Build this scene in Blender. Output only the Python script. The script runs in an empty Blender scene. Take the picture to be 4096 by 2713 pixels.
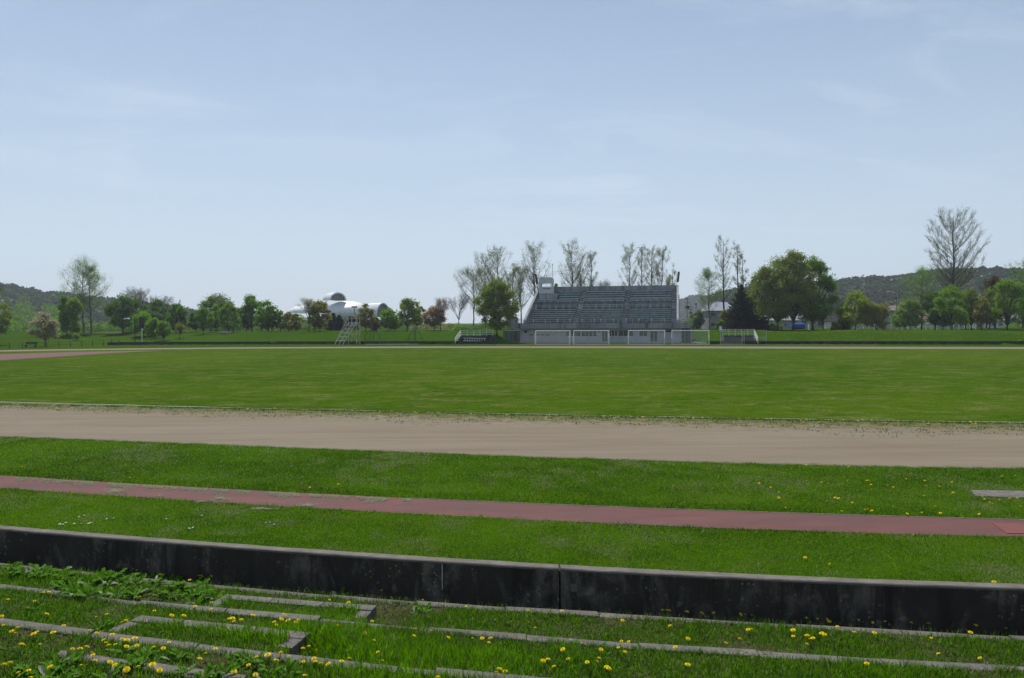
import bpy, math, random
import numpy as np
from mathutils import Matrix, Vector, noise as mnoise
random.seed(7); RNG=np.random.default_rng(7)
S=bpy.context.scene; C=S.collection
# ------------------------------------------------------------------ camera
PW,PH,FP=4096.0,2713.0,3124.0
HC=3.9; PITCH=math.radians(1.2); ROLL=math.radians(0.264)
cam_d=bpy.data.cameras.new('camera'); cam=bpy.data.objects.new('camera',cam_d); C.objects.link(cam)
cam_d.sensor_width=36; cam_d.lens=36*FP/PW; cam_d.clip_start=.1; cam_d.clip_end=6000
RM=Matrix.Rotation(math.pi/2-PITCH,3,'X')@Matrix.Rotation(-ROLL,3,'Z')
cam.matrix_world=Matrix.Translation((0,0,HC))@RM.to_4x4()
S.camera=cam; S.render.resolution_x=1024; S.render.resolution_y=678
R_=np.array(RM)
# ------------------------------------------------------------------ light
SUN_EL=math.radians(58); SUN_AZ=math.radians(-17)      # azimuth from +Y, negative = to the left
sun_dir=Vector((math.sin(SUN_AZ)*math.cos(SUN_EL),math.cos(SUN_AZ)*math.cos(SUN_EL),math.sin(SUN_EL)))
sl=bpy.data.lights.new('sun','SUN'); sl.energy=4.2; sl.angle=math.radians(.53); sl.color=(1,.955,.88)
so=bpy.data.objects.new('sun',sl); C.objects.link(so); so.rotation_euler=sun_dir.to_track_quat('Z','Y').to_euler(); so.location=(0,0,80)
W=bpy.data.worlds.new('World'); S.world=W; W.use_nodes=True
wn=W.node_tree; wn.nodes.clear()
wo=wn.nodes.new('ShaderNodeOutputWorld'); wb=wn.nodes.new('ShaderNodeBackground'); sky=wn.nodes.new('ShaderNodeTexSky')
sky.sky_type='NISHITA'; sky.sun_disc=False; sky.sun_elevation=SUN_EL; sky.sun_rotation=SUN_AZ
sky.air_density=1.0; sky.dust_density=.35; sky.ozone_density=1.0; sky.altitude=50
wb.inputs['Strength'].default_value=.082
# thin cirrus veil on the sky, laid out by direction on a high flat layer
tc=wn.nodes.new('ShaderNodeTexCoord'); sp=wn.nodes.new('ShaderNodeSeparateXYZ'); wn.links.new(tc.outputs['Generated'],sp.inputs[0])
def wm(op,a,b=None):
    n=wn.nodes.new('ShaderNodeMath'); n.operation=op
    for i,q in enumerate((a,b)):
        if q is None: continue
        if isinstance(q,(int,float)): n.inputs[i].default_value=q
        else: wn.links.new(q,n.inputs[i])
    return n.outputs[0]
zz=wm('ADD',wm('MAXIMUM',sp.outputs[2],0.0),.12)
cx=wm('DIVIDE',sp.outputs[0],zz); cy=wm('DIVIDE',sp.outputs[1],zz)
cb=wn.nodes.new('ShaderNodeCombineXYZ'); wn.links.new(cx,cb.inputs[0]); wn.links.new(cy,cb.inputs[1])
mp=wn.nodes.new('ShaderNodeMapping'); mp.inputs['Rotation'].default_value=(0,0,math.radians(38)); mp.inputs['Scale'].default_value=(.9,1.5,1); mp.inputs['Location'].default_value=(2.3,.6,0)
wn.links.new(cb.outputs[0],mp.inputs[0])
n1=wn.nodes.new('ShaderNodeTexNoise'); n1.inputs['Scale'].default_value=1.1; n1.inputs['Detail'].default_value=9; n1.inputs['Roughness'].default_value=.62; n1.inputs['Distortion'].default_value=.9
wn.links.new(mp.outputs[0],n1.inputs['Vector'])
n2=wn.nodes.new('ShaderNodeTexNoise'); n2.inputs['Scale'].default_value=.42; n2.inputs['Detail'].default_value=3
wn.links.new(cb.outputs[0],n2.inputs['Vector'])
r1=wn.nodes.new('ShaderNodeMapRange'); r1.inputs[1].default_value=.50; r1.inputs[2].default_value=.80; r1.inputs[3].default_value=0; r1.inputs[4].default_value=1; wn.links.new(n1.outputs[0],r1.inputs[0])
r2=wn.nodes.new('ShaderNodeMapRange'); r2.inputs[1].default_value=.38; r2.inputs[2].default_value=.7; r2.inputs[3].default_value=.15; r2.inputs[4].default_value=1; wn.links.new(n2.outputs[0],r2.inputs[0])
veil=wm('MULTIPLY',wm('MULTIPLY',r1.outputs[0],r2.outputs[0]),.75)
low=wn.nodes.new('ShaderNodeMapRange'); low.inputs[1].default_value=0; low.inputs[2].default_value=.42; low.inputs[3].default_value=.80; low.inputs[4].default_value=.2; wn.links.new(sp.outputs[2],low.inputs[0])
fac=wm('MINIMUM',wm('ADD',veil,low.outputs[0]),.8)
mx=wn.nodes.new('ShaderNodeMix'); mx.data_type='RGBA'; wn.links.new(fac,mx.inputs[0]); wn.links.new(sky.outputs[0],mx.inputs[6]); mx.inputs[7].default_value=(6.6,7.85,9.25,1)
wn.links.new(mx.outputs[2],wb.inputs[0]); wn.links.new(wb.outputs[0],wo.inputs[0])
S.view_settings.view_transform='Standard'; S.view_settings.look='None'; S.view_settings.exposure=.22; S.view_settings.gamma=1
# ------------------------------------------------------------------ pixel -> world helpers (site survey of the photograph)
def ray(px,py):
    px=np.asarray(px,float); py=np.asarray(py,float)
    d=np.stack([(px-PW/2)/FP,-(py-PH/2)/FP,-np.ones_like(px)],-1)
    return d@R_.T
def G(px,py,z=0.):
    d=ray(px,py); t=(z-HC)/d[...,2]
    return np.stack([d[...,0]*t,d[...,1]*t],-1)
def at_depth(px,py,D):
    d=ray(px,py); t=D/d[1]; return (d[0]*t,D,HC+d[2]*t)
def sstep(x):
    x=np.clip(x,0,1); return x*x*(3-2*x)
class Curve:                # a line on the ground, Y as a function of X, running on straight past the surveyed points
    def __init__(s,pts,z=0,deg=3,ext=60):
        p=np.array(pts,float); xs=np.linspace(p[0,0],p[-1,0],80)
        k=min(deg,len(p)-1); c=np.polyfit((p[:,0]-2048)/2048,p[:,1],k); ys=np.polyval(c,(xs-2048)/2048)
        g=G(xs,ys,z); sl0=(g[6,1]-g[0,1])/(g[6,0]-g[0,0]); sl1=(g[-1,1]-g[-7,1])/(g[-1,0]-g[-7,0])
        X=np.r_[g[0,0]-ext,g[:,0],g[-1,0]+ext]; Y=np.r_[g[0,1]-sl0*ext,g[:,1],g[-1,1]+sl1*ext]
        s.X,s.Y=X,Y; s.pc=c
    def __call__(s,x): return np.interp(x,s.X,s.Y)
    def pix(s,px): return np.polyval(s.pc,(np.asarray(px)-2048)/2048)
# ------------------------------------------------------------------ objects helpers
def tag(o,label=None,cat=None,group=None,kind=None):
    if label: o['label']=label
    if cat: o['category']=cat
    if group: o['group']=group
    if kind: o['kind']=kind
    return o
def empty(name,loc,rz=0,label=None,cat=None,group=None):
    o=bpy.data.objects.new(name,None); C.objects.link(o); o.location=loc; o.rotation_euler=(0,0,rz); o.empty_display_size=.3
    return tag(o,label,cat,group)
def mesh_np(name,V,F,mats,parent=None,smooth=False,mi=None,uv=None):
    V=np.asarray(V,np.float32); F=np.asarray(F,np.int32); k=F.shape[1]
    me=bpy.data.meshes.new(name); me.vertices.add(len(V)); me.vertices.foreach_set('co',V.ravel())
    me.loops.add(F.size); me.loops.foreach_set('vertex_index',F.ravel())
    me.polygons.add(len(F)); me.polygons.foreach_set('loop_start',np.arange(len(F),dtype=np.int32)*k)
    if mi is not None: me.polygons.foreach_set('material_index',np.asarray(mi,np.int32))
    if smooth: me.polygons.foreach_set('use_smooth',np.ones(len(F),bool))
    if uv is not None:
        l=me.uv_layers.new(name='UVMap'); l.data.foreach_set('uv',np.asarray(uv,np.float32)[F.ravel()].ravel())
    me.update(calc_edges=True)
    for m in (mats if isinstance(mats,(list,tuple)) else [mats]): me.materials.append(m)
    o=bpy.data.objects.new(name,me); C.objects.link(o)
    if parent: o.parent=parent
    return o
class MB:
    def __init__(s): s.v=[]; s.f=[]
    def add(s,vs,fs):
        b=len(s.v); s.v+= [tuple(map(float,p)) for p in vs]; s.f+=[tuple(b+i for i in f) for f in fs]; return s
    def box(s,x0,x1,y0,y1,z0,z1):
        return s.add([(x0,y0,z0),(x1,y0,z0),(x1,y1,z0),(x0,y1,z0),(x0,y0,z1),(x1,y0,z1),(x1,y1,z1),(x0,y1,z1)],
          [(0,3,2,1),(4,5,6,7),(0,1,5,4),(1,2,6,5),(2,3,7,6),(3,0,4,7)])
    def tube(s,a,b,r,r2=None,n=6):
        a=Vector(a); b=Vector(b); d=b-a
        if d.length<1e-6: return s
        r2=r if r2 is None else r2
        q=d.to_track_quat('Z','Y'); X=q@Vector((1,0,0)); Y=q@Vector((0,1,0))
        vs=[a+(X*math.cos(t)+Y*math.sin(t))*r for t in [2*math.pi*i/n for i in range(n)]]+[b+(X*math.cos(t)+Y*math.sin(t))*r2 for t in [2*math.pi*i/n for i in range(n)]]
        return s.add(vs,[(i,(i+1)%n,n+(i+1)%n,n+i) for i in range(n)]+[tuple(range(n-1,-1,-1)),tuple(range(n,2*n))])
    def path(s,pts,r,n=6):
        for a,b in zip(pts[:-1],pts[1:]): s.tube(a,b,r,n=n)
        return s
    def prism(s,poly,axis,a,b):      # poly in the two other axes, extruded a..b along axis
        def P(p,t): return {'x':(t,p[0],p[1]),'y':(p[0],t,p[1]),'z':(p[0],p[1],t)}[axis]
        n=len(poly); vs=[P(p,a) for p in poly]+[P(p,b) for p in poly]
        return s.add(vs,[tuple(range(n-1,-1,-1)),tuple(range(n,2*n))]+[(i,(i+1)%n,n+(i+1)%n,n+i) for i in range(n)])
    def build(s,name,mat,parent=None,smooth=False,bevel=0):
        me=bpy.data.meshes.new(name); me.from_pydata(s.v,[],s.f); me.materials.append(mat); me.validate(); me.update()
        if smooth: me.polygons.foreach_set('use_smooth',[True]*len(me.polygons))
        o=bpy.data.objects.new(name,me); C.objects.link(o)
        if parent: o.parent=parent
        if bevel:
            m=o.modifiers.new('bevel','BEVEL'); m.width=bevel; m.segments=2; m.limit_method='ANGLE'
        return o
# ------------------------------------------------------------------ materials
def newmat(name):
    m=bpy.data.materials.new(name); m.use_nodes=True; t=m.node_tree; t.nodes.clear()
    o=t.nodes.new('ShaderNodeOutputMaterial'); return m,t,o
class NT:
    def __init__(s,t): s.t=t
    def pos(s,scale=(1,1,1),obj=False):
        if obj: g=s.t.nodes.new('ShaderNodeTexCoord').outputs['Object']
        else: g=s.t.nodes.new('ShaderNodeNewGeometry').outputs['Position']
        m=s.t.nodes.new('ShaderNodeMapping'); m.inputs['Scale'].default_value=scale; s.t.links.new(g,m.inputs[0]); return m.outputs[0]
    def noise(s,vec,scale,detail=4,rough=.55,dist=0):
        n=s.t.nodes.new('ShaderNodeTexNoise'); n.inputs['Scale'].default_value=scale; n.inputs['Detail'].default_value=detail; n.inputs['Roughness'].default_value=rough; n.inputs['Distortion'].default_value=dist
        s.t.links.new(vec,n.inputs['Vector']); return n.outputs[0]
    def ramp(s,fac,a,b,lo=0.,hi=1.):
        n=s.t.nodes.new('ShaderNodeMapRange'); n.inputs[1].default_value=a; n.inputs[2].default_value=b; n.inputs[3].default_value=lo; n.inputs[4].default_value=hi; s.t.links.new(fac,n.inputs[0]); return n.outputs[0]
    def mix(s,f,a,b,mode='MIX'):
        n=s.t.nodes.new('ShaderNodeMix'); n.data_type='RGBA'; n.blend_type=mode
        for i,q in ((0,f),(6,a),(7,b)):
            if isinstance(q,(int,float)): n.inputs[i].default_value=q
            elif isinstance(q,(tuple,list)): n.inputs[i].default_value=(*q[:3],1)
            else: s.t.links.new(q,n.inputs[i])
        return n.outputs[2]
    def math(s,op,a,b=0.):
        n=s.t.nodes.new('ShaderNodeMath'); n.operation=op
        for i,q in enumerate((a,b)):
            if isinstance(q,(int,float)): n.inputs[i].default_value=q
            else: s.t.links.new(q,n.inputs[i])
        return n.outputs[0]
    def bsdf(s,out,col,rough=.8,metal=0.,spec=.3,bump=None,bs=.3,bd=.02):
        b=s.t.nodes.new('ShaderNodeBsdfPrincipled')
        if isinstance(col,(tuple,list)): b.inputs['Base Color'].default_value=(*col[:3],1)
        else: s.t.links.new(col,b.inputs['Base Color'])
        if isinstance(rough,(int,float)): b.inputs['Roughness'].default_value=rough
        else: s.t.links.new(rough,b.inputs['Roughness'])
        b.inputs['Metallic'].default_value=metal; b.inputs['Specular IOR Level'].default_value=spec
        if bump is not None:
            n=s.t.nodes.new('ShaderNodeBump'); n.inputs['Strength'].default_value=bs; n.inputs['Distance'].default_value=bd
            s.t.links.new(bump,n.inputs['Height']); s.t.links.new(n.outputs[0],b.inputs['Normal'])
        s.t.links.new(b.outputs[0],out.inputs[0]); return b
def ground_grass(name,dark,mid,light,dry,sc=1.,dryamt=.62,stretch=(1,1,1),fine=60,yellow=0):
    m,t,o=newmat(name); N=NT(t); p=N.pos(); ps=N.pos(stretch)
    big=N.noise(ps,.09*sc,5,.6,.4); med=N.noise(ps,.7*sc,6,.65); fn=N.noise(p,fine,3,.7); fn2=N.noise(p,fine*.22,4,.7)
    c=N.mix(N.ramp(big,.40,.60),dark,mid); c=N.mix(N.ramp(N.noise(p,.021*sc,3,.5,.2),.45,.6,0,.45),c,light); c=N.mix(N.ramp(med,.40,.68,0,.75),c,light)
    c=N.mix(N.math('MULTIPLY',N.ramp(N.noise(ps,.33*sc,7,.7,.6),dryamt-.07,dryamt+.1),N.ramp(fn2,.35,.6)),c,dry)
    c=N.mix(N.ramp(fn,.35,.65,0,.7),c,tuple(q*.35 for q in dark)); c=N.mix(N.ramp(fn2,.45,.75,0,.4),c,light)
    N.bsdf(o,c,.95,spec=.0,bump=N.math('ADD',fn,fn2),bs=.6,bd=.03); return m
def leaf_mat(name,col,var=.35,trans=.35,under=None,hue=None,gloss=.012):
    m,t,o=newmat(name); N=NT(t); g=t.nodes.new('ShaderNodeNewGeometry'); r=g.outputs['Random Per Island']
    c=N.mix(r,tuple(q*(1-var) for q in col),tuple(q*(1+var) for q in (hue or col)))
    if under: c=N.mix(g.outputs['Backfacing'],c,under)
    d=t.nodes.new('ShaderNodeBsdfDiffuse'); tr=t.nodes.new('ShaderNodeBsdfTranslucent'); mxs=t.nodes.new('ShaderNodeMixShader')
    t.links.new(c,d.inputs[0]); t.links.new(N.mix(.5,c,(.5*col[0]+.02,col[1]*1.1,col[2]*.5),'MIX'),tr.inputs[0]); mxs.inputs[0].default_value=trans
    t.links.new(d.outputs[0],mxs.inputs[1]); t.links.new(tr.outputs[0],mxs.inputs[2])
    gl=t.nodes.new('ShaderNodeBsdfGlossy'); gl.inputs['Roughness'].default_value=.45; gl.inputs[0].default_value=(.9,.95,1,1); m2=t.nodes.new('ShaderNodeMixShader'); m2.inputs[0].default_value=gloss
    t.links.new(mxs.outputs[0],m2.inputs[1]); t.links.new(gl.outputs[0],m2.inputs[2]); t.links.new(m2.outputs[0],o.inputs[0]); return m
def plain(name,col,rough=.7,metal=0,spec=.3,var=.15,sc=3):
    m,t,o=newmat(name); N=NT(t); n=N.noise(N.pos(obj=True),sc,5,.65)
    c=N.mix(N.ramp(n,.3,.7),tuple(q*(1-var) for q in col),tuple(min(1,q*(1+var)) for q in col)); N.bsdf(o,c,rough,metal,spec); return m
def concrete(name,lo,hi,streak,sc=1.,spots=False,amt=.75,rough=.9):
    m,t,o=newmat(name); N=NT(t); p=N.pos(obj=True); st=N.noise(N.pos((1.6*sc,1.6*sc,.16*sc),obj=True),1.3,6,.7)
    n=N.noise(p,1.7*sc,7,.65); f=N.noise(p,45*sc,3,.7)
    c=N.mix(N.ramp(n,.3,.7),lo,hi); c=N.mix(N.ramp(st,.5,.68,0,amt),c,streak)
    if name in('kerb_concrete','stand_concrete'):
        oi=t.nodes.new('ShaderNodeObjectInfo'); c=N.mix(N.ramp(oi.outputs['Random'],0,1,0,.38),c,streak)
    if spots:
        bl=N.noise(N.pos((1.1,1.1,.5),obj=True),2.1,7,.72,.4); c=N.mix(N.ramp(bl,.50,.66,0,.75 if name=='wall_concrete' else .25),c,tuple(q*(3.2 if name=='wall_concrete' else 1.3) for q in hi)); c=N.mix(N.ramp(N.noise(N.pos((3,3,.12),obj=True),1.6,5,.7),.56,.7,0,.8),c,tuple(q*.4 for q in lo))
        v=t.nodes.new('ShaderNodeTexVoronoi'); v.inputs['Scale'].default_value=5.2; v.inputs['Randomness'].default_value=1; wv=N.mix(.22,p,t.nodes.new('ShaderNodeTexNoise').outputs[1]); t.links.new(wv,v.inputs['Vector'])
        spm=N.math('MULTIPLY',N.ramp(v.outputs[0],.22,.15),N.ramp(N.noise(p,1.1,3),.45,.6)); c=N.mix(N.math('MULTIPLY',spm,.38),c,tuple(min(1,q*(5. if name=='wall_concrete' else 1.5)) for q in hi))
        v2=t.nodes.new('ShaderNodeTexVoronoi'); v2.inputs['Scale'].default_value=13; t.links.new(p,v2.inputs['Vector'])
        c=N.mix(N.math('MULTIPLY',N.ramp(v2.outputs[0],.25,.17),N.ramp(N.noise(p,2.3,3),.5,.62,0,.7)),c,tuple(min(1,q*(4.5 if name=='wall_concrete' else 1.5)) for q in hi))
    c=N.mix(N.ramp(f,.3,.7,.0,.45),c,tuple(q*.5 for q in lo)); N.bsdf(o,c,rough,spec=.15,bump=N.math('ADD',f,n),bs=.5,bd=.006); return m
M={}
M['field']=ground_grass('infield_turf',(.026,.072,.005),(.044,.100,.005),(.088,.138,.008),(.17,.17,.06),1.3,.55,(.8,1.1,1),9)
M['lawn']=ground_grass('lawn_turf',(.030,.080,.003),(.050,.115,.003),(.072,.14,.004),(.15,.145,.05),2.2,.60,(1,1,1),55)
M['park']=ground_grass('bank_turf',(.026,.066,.003),(.038,.088,.003),(.055,.11,.004),(.11,.13,.02),1,.68,(1,1,1),10)
M['soil']=ground_grass('terrace_turf',(.030,.032,.014),(.036,.05,.012),(.045,.07,.012),(.15,.12,.075),5,.46,(1,1,1),80)
def dirt_mat():
    m,t,o=newmat('cinder_track'); N=NT(t); p=N.pos(); uv=t.nodes.new('ShaderNodeUVMap').outputs[0]; se=t.nodes.new('ShaderNodeSeparateXYZ'); t.links.new(uv,se.inputs[0]); v=se.outputs[1]
    st=N.pos((.12,1.6,1)); a=N.noise(st,.8,6,.65,.4); b=N.noise(st,3.2,5,.7); f=N.noise(p,30,3,.75)
    c=N.mix(N.ramp(a,.35,.65),(.162,.130,.090),(.214,.178,.132)); c=N.mix(N.ramp(b,.52,.72,0,.55),c,(.125,.095,.062)); c=N.mix(N.ramp(N.noise(N.pos((.25,.6,1)),.35,5,.6,.5),.45,.65,0,.6),c,(.21,.18,.14)); c=N.mix(N.ramp(N.noise(N.pos((.05,4,1)),1.1,4,.6),.60,.68,0,.35),c,(.10,.075,.05)); c=N.mix(N.ramp(f,.3,.8,0,.3),c,(.12,.095,.07))
    moss=N.noise(p,2.6,8,.8,.3)
    # moss and weed creeping in from the inner edge of the lane
    f1=N.ramp(N.math('ADD',v,N.math('MULTIPLY',N.math('SUBTRACT',moss,.5),1.5)),.74,.93); f1=N.math('MULTIPLY',f1,.95)
    c=N.mix(f1,c,N.mix(N.ramp(N.noise(p,7,5,.7),.35,.65),(.050,.068,.006),(.105,.10,.022)))
    ed=N.ramp(N.math('ADD',v,N.math('MULTIPLY',N.math('SUBTRACT',moss,.5),.10)),.035,.0); c=N.mix(ed,c,(.04,.075,.01))
    sp_=N.math('MULTIPLY',N.ramp(N.noise(p,1.9,8,.75),.69,.73),.8); c=N.mix(sp_,c,(.04,.055,.012))
    N.bsdf(o,c,.95,spec=.1,bump=N.math('ADD',f,b),bs=.5,bd=.02); return m
M['dirt']=dirt_mat()
def red_mat():
    m,t,o=newmat('red_rubber'); N=NT(t); p=N.pos(); a=N.noise(N.pos((.5,2,1)),1.1,6,.65,.3); f=N.noise(p,120,2,.7)
    c=N.mix(N.ramp(a,.35,.68),(.105,.043,.039),(.15,.063,.055)); c=N.mix(N.ramp(N.noise(N.pos((.5,1.6,1)),.8,7,.75),.47,.68,0,.8),c,(.085,.056,.054)); c=N.mix(N.ramp(N.noise(p,3.1,7,.8),.58,.72,0,.5),c,(.15,.085,.075)); c=N.mix(N.ramp(f,.3,.8,0,.25),c,(.08,.03,.03))
    N.bsdf(o,c,.85,spec=.2,bump=f,bs=.4,bd=.004); return m
M['red']=red_mat()
M['red2']=plain('red_hatch',(.15,.045,.04),.8,sc=6)
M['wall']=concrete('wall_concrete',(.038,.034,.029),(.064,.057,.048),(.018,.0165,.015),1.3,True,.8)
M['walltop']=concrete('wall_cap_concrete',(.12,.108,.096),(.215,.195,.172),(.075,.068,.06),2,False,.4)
M['kerb']=concrete('kerb_concrete',(.12,.112,.10),(.20,.185,.165),(.075,.07,.064),3,True,.4)
M['farwall']=concrete('far_wall_concrete',(.03,.033,.035),(.05,.052,.053),(.018,.018,.019),.6,False,.7)
M['stand']=concrete('stand_concrete',(.27,.28,.295),(.41,.42,.435),(.05,.05,.052),.42,False,.85)
M['standwall']=concrete('painted_wall',(.42,.41,.43),(.55,.54,.56),(.3,.3,.31),.4,False,.35)
M['stepc']=concrete('step_concrete',(.10,.11,.12),(.20,.215,.23),(.04,.04,.044),.7,False,.8)
M['cabin']=plain('cabin_panel',(.44,.46,.49),.6)
M['plank']=plain('bench_plank',(.55,.70,.70),.35,.0,.5,.3,1.2)
M['rail']=plain('rail_metal',(.42,.42,.40),.5,.3)
M['white']=plain('white_paint',(.8,.8,.8),.45)
M['whitedim']=plain('old_white_paint',(.62,.63,.62),.6,var=.25,sc=8)
M['rust']=plain('rusted_white_paint',(.5,.44,.38),.75,var=.5,sc=14)
M['dgreen']=plain('dark_green_paint',(.02,.06,.045),.5)
M['dark']=plain('dark_metal',(.02,.02,.022),.5)
M['wood']=plain('weathered_wood',(.07,.05,.035),.85)
M['net']=plain('white_net',(.7,.7,.7),.9)
M['glass']=plain('window_glass',(.03,.04,.045),.08,0,.8)
M['shutter']=plain('beige_shutter',(.42,.40,.36),.7,sc=2)
M['bark']=plain('bark',(.055,.045,.038),.95,var=.4,sc=9)
M['barkgrey']=plain('grey_bark',(.12,.10,.09),.95,var=.4,sc=9)
M['twig']=plain('twig',(.15,.125,.115),.95,var=.3,sc=9)
# ------------------------------------------------------------------ surveyed lines
c_kerb=Curve([(0,1610),(709,1628),(1400,1644),(2300,1664),(3200,1680),(4096,1692)])
c_dirtn=Curve([(0,1749),(709,1775),(1400,1804),(2300,1838),(3200,1862),(4096,1878)])
c_runf=Curve([(0,1903),(709,1947),(1400,1982),(2300,2024),(3210,2055),(4096,2081)])
c_runn=Curve([(0,1954),(709,2003),(1400,2040),(2000,2078),(3100,2122),(4096,2150)])
c_fdn=Curve([(0,1408),(450,1401),(900,1396),(1300,1394),(2100,1394),(3000,1395),(4096,1397.5)],ext=150)
c_fdf=Curve([(0,1401.5),(450,1395),(900,1390),(1300,1388),(2100,1386.5),(3000,1386.5),(4096,1389)],ext=150)
c_fw=Curve([(0,1384),(480,1380),(1200,1378),(2048,1377.5),(3000,1377),(4096,1379)],ext=200,deg=3)
ZW=.61
c_wb=Curve([(0,2102),(550,2145),(1100,2185),(2050,2249),(3100,2298.5),(4096,2335.5)],ZW)
TZ=[.15,.45,.75,1.05]
c1=Curve([(0,2250),(627,2317),(1100,2361),(2100,2427),(3100,2491),(4096,2543)],TZ[0])
c2=Curve([(0,2336),(580,2398),(1100,2456),(1557,2494),(2100,2534),(3000,2603),(4096,2662)],TZ[1])
c3=Curve([(0,2473),(418,2524),(1100,2605),(1557,2654),(2100,2702),(2600,2742),(3300,2790),(4096,2838)],TZ[2])
c4=Curve([(0,2566),(167,2589),(464,2629),(859,2684),(1500,2762),(2200,2835),(3100,2910),(4096,2980)],TZ[3])
TC=[c1,c2,c3,c4]
# ------------------------------------------------------------------ terrain
def H(X,Y):
    X=np.asarray(X,float); Y=np.asarray(Y,float); v=Y-c_fw(X)
    Wd=np.interp(X,[-90,-75,-52,-38],[42,36,20,10]); b=np.interp(X,[-77,-73],[0,.42])
    h=np.where(v>0.02,b+(2.12-b)*sstep(v/Wd),0)
    nz=np.sin(X*.31+1.3)*np.sin(Y*.23+.4)*.09+np.sin(X*.12)*.08
    h=h+np.where(v>2,nz*sstep((v-2)/8),0)
    gap=np.maximum(1-sstep((X+5)/6.5),sstep((X-35.2)/3.4)); gap=np.maximum(gap,sstep((v-25)/10)); h=h*gap
    for (a,bb) in ((-10.4,-3.6),(37.4,43.6)):
        inn=(X>a)&(X<bb)&(v<2.9); h=np.where(inn,np.minimum(h,.0),h)
    return h
def hit(px,py):
    d=ray(px,py); ys=np.arange(105,420,.25); t=ys/d[1]; X=d[0]*t; Z=HC+d[2]*t; k=np.nonzero(Z<H(X,ys))[0]
    if len(k)==0: return None
    i=k[0]; return (X[i],ys[i],float(H(X[i],ys[i])))
def grid(xs,ys,f):
    XX,YY=np.meshgrid(xs,ys); V=np.stack([XX,YY,f(XX,YY)],-1).reshape(-1,3); nx,ny=len(xs),len(ys)
    i=np.arange(nx-1)[None]+np.arange(ny-1)[:,None]*nx; i=i.ravel(); return V,np.stack([i,i+1,i+nx+1,i+nx],-1)
xs=np.r_[np.linspace(-2600,-160,26),np.arange(-150,-90,3),np.arange(-90,110,.6),np.arange(110,160,3),np.linspace(165,2600,26)]
ys=np.r_[np.linspace(-80,110,40),np.arange(112,126,1.),np.arange(126,190,.4),np.arange(190,260,4),np.linspace(265,3000,30)]
V,F=grid(xs,ys,H); o=mesh_np('ground',V,F,M['park'],smooth=True); o['kind']='structure'
def strip(name,mat,near,far,z,xa,xb,dx,jn=0,jf=0,seed=1,ns=4,freq=3.):
    xs=np.arange(xa,xb+dx,dx); r=np.random.default_rng(seed)
    def jit(a):
        if a==0: return 0
        n=np.array([mnoise.noise(Vector((x*freq,seed*7.1,0)))+.7*mnoise.noise(Vector((x*freq*4.3,seed*3.1,2))) for x in xs]); return n*a
    yn=near(xs)+jit(jn); yf=far(xs)+jit(jf); V=[];UV=[]
    for k in range(ns+1):
        t=k/ns; V.append(np.stack([xs,yn*(1-t)+yf*t,np.full_like(xs,z)],-1)); UV.append(np.stack([xs*.1,np.full_like(xs,t)],-1))
    V=np.concatenate(V); UV=np.concatenate(UV); n=len(xs); i=(np.arange(n-1)[None]+np.arange(ns)[:,None]*n).ravel()
    o=mesh_np(name,V,np.stack([i,i+1,i+n+1,i+n],-1),mat,uv=UV); o['kind']='structure'; return o
# field, tracks
strip('infield',M['field'],c_kerb,c_fdn,.004,-150,150,1.5,ns=12)
strip('cinder_track',M['dirt'],c_dirtn,lambda x:c_kerb(x)-.1,.008,-70,70,.12,jn=.10,seed=3,ns=10)
strip('far_cinder_track',M['dirt'],c_fdf,c_fdn,.012,-160,160,.6,jn=.25,jf=.2,seed=5)
strip('lawn',M['lawn'],lambda x:c_wb(x)+.0,c_dirtn,.004,-60,60,.8,ns=8)
strip('red_runway',M['red'],c_runn,c_runf,.010,-60,60,.06,jn=.06,jf=.03,seed=8,ns=2,freq=3)
gx,gy=G(np.array([1985,3510]),np.array([1381,1381])).T
strip('sand_path',M['dirt'],lambda x:np.interp(x,gx,gy)-.0,lambda x:np.interp(x,gx,gy)+1.3,.010,gx[0],gx[1],1.)
pr=[(-500,1452),(0,1442),(230,1428),(430,1414),(655,1402.5),(520,1404.5),(300,1409),(0,1417.5),(-500,1428)]
g=G(np.array([p[0] for p in pr]),np.array([p[1] for p in pr]))
mb=MB(); mb.add([(a,b,.016) for a,b in g],[(0,1,7,8),(1,2,6,7),(2,3,5,6),(3,4,5)]); mb.build('red_apron',M['red'])['kind']='structure'
# white line at the far edge of the red runway, worn away to the left
WLx=G(1640,1994)[0]
strip('white_line',M['walltop'],lambda x:c_runf(x)-.030,lambda x:c_runf(x)+.012,.016,WLx,60,.1,jn=.016,seed=4,ns=1)
wl=[]; 
for a,b in ((2010,2024),(2215,2235),(2410,2425),(2655,2690)):
    xa,xb=G(a,2095)[0],G(b,2110)[0]; q=strip('white_line',M['walltop'],lambda x:c_runn(x)-.015,lambda x:c_runn(x)+.03,.016,xa,xb,.05,jn=.01,seed=a,ns=1)
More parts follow.
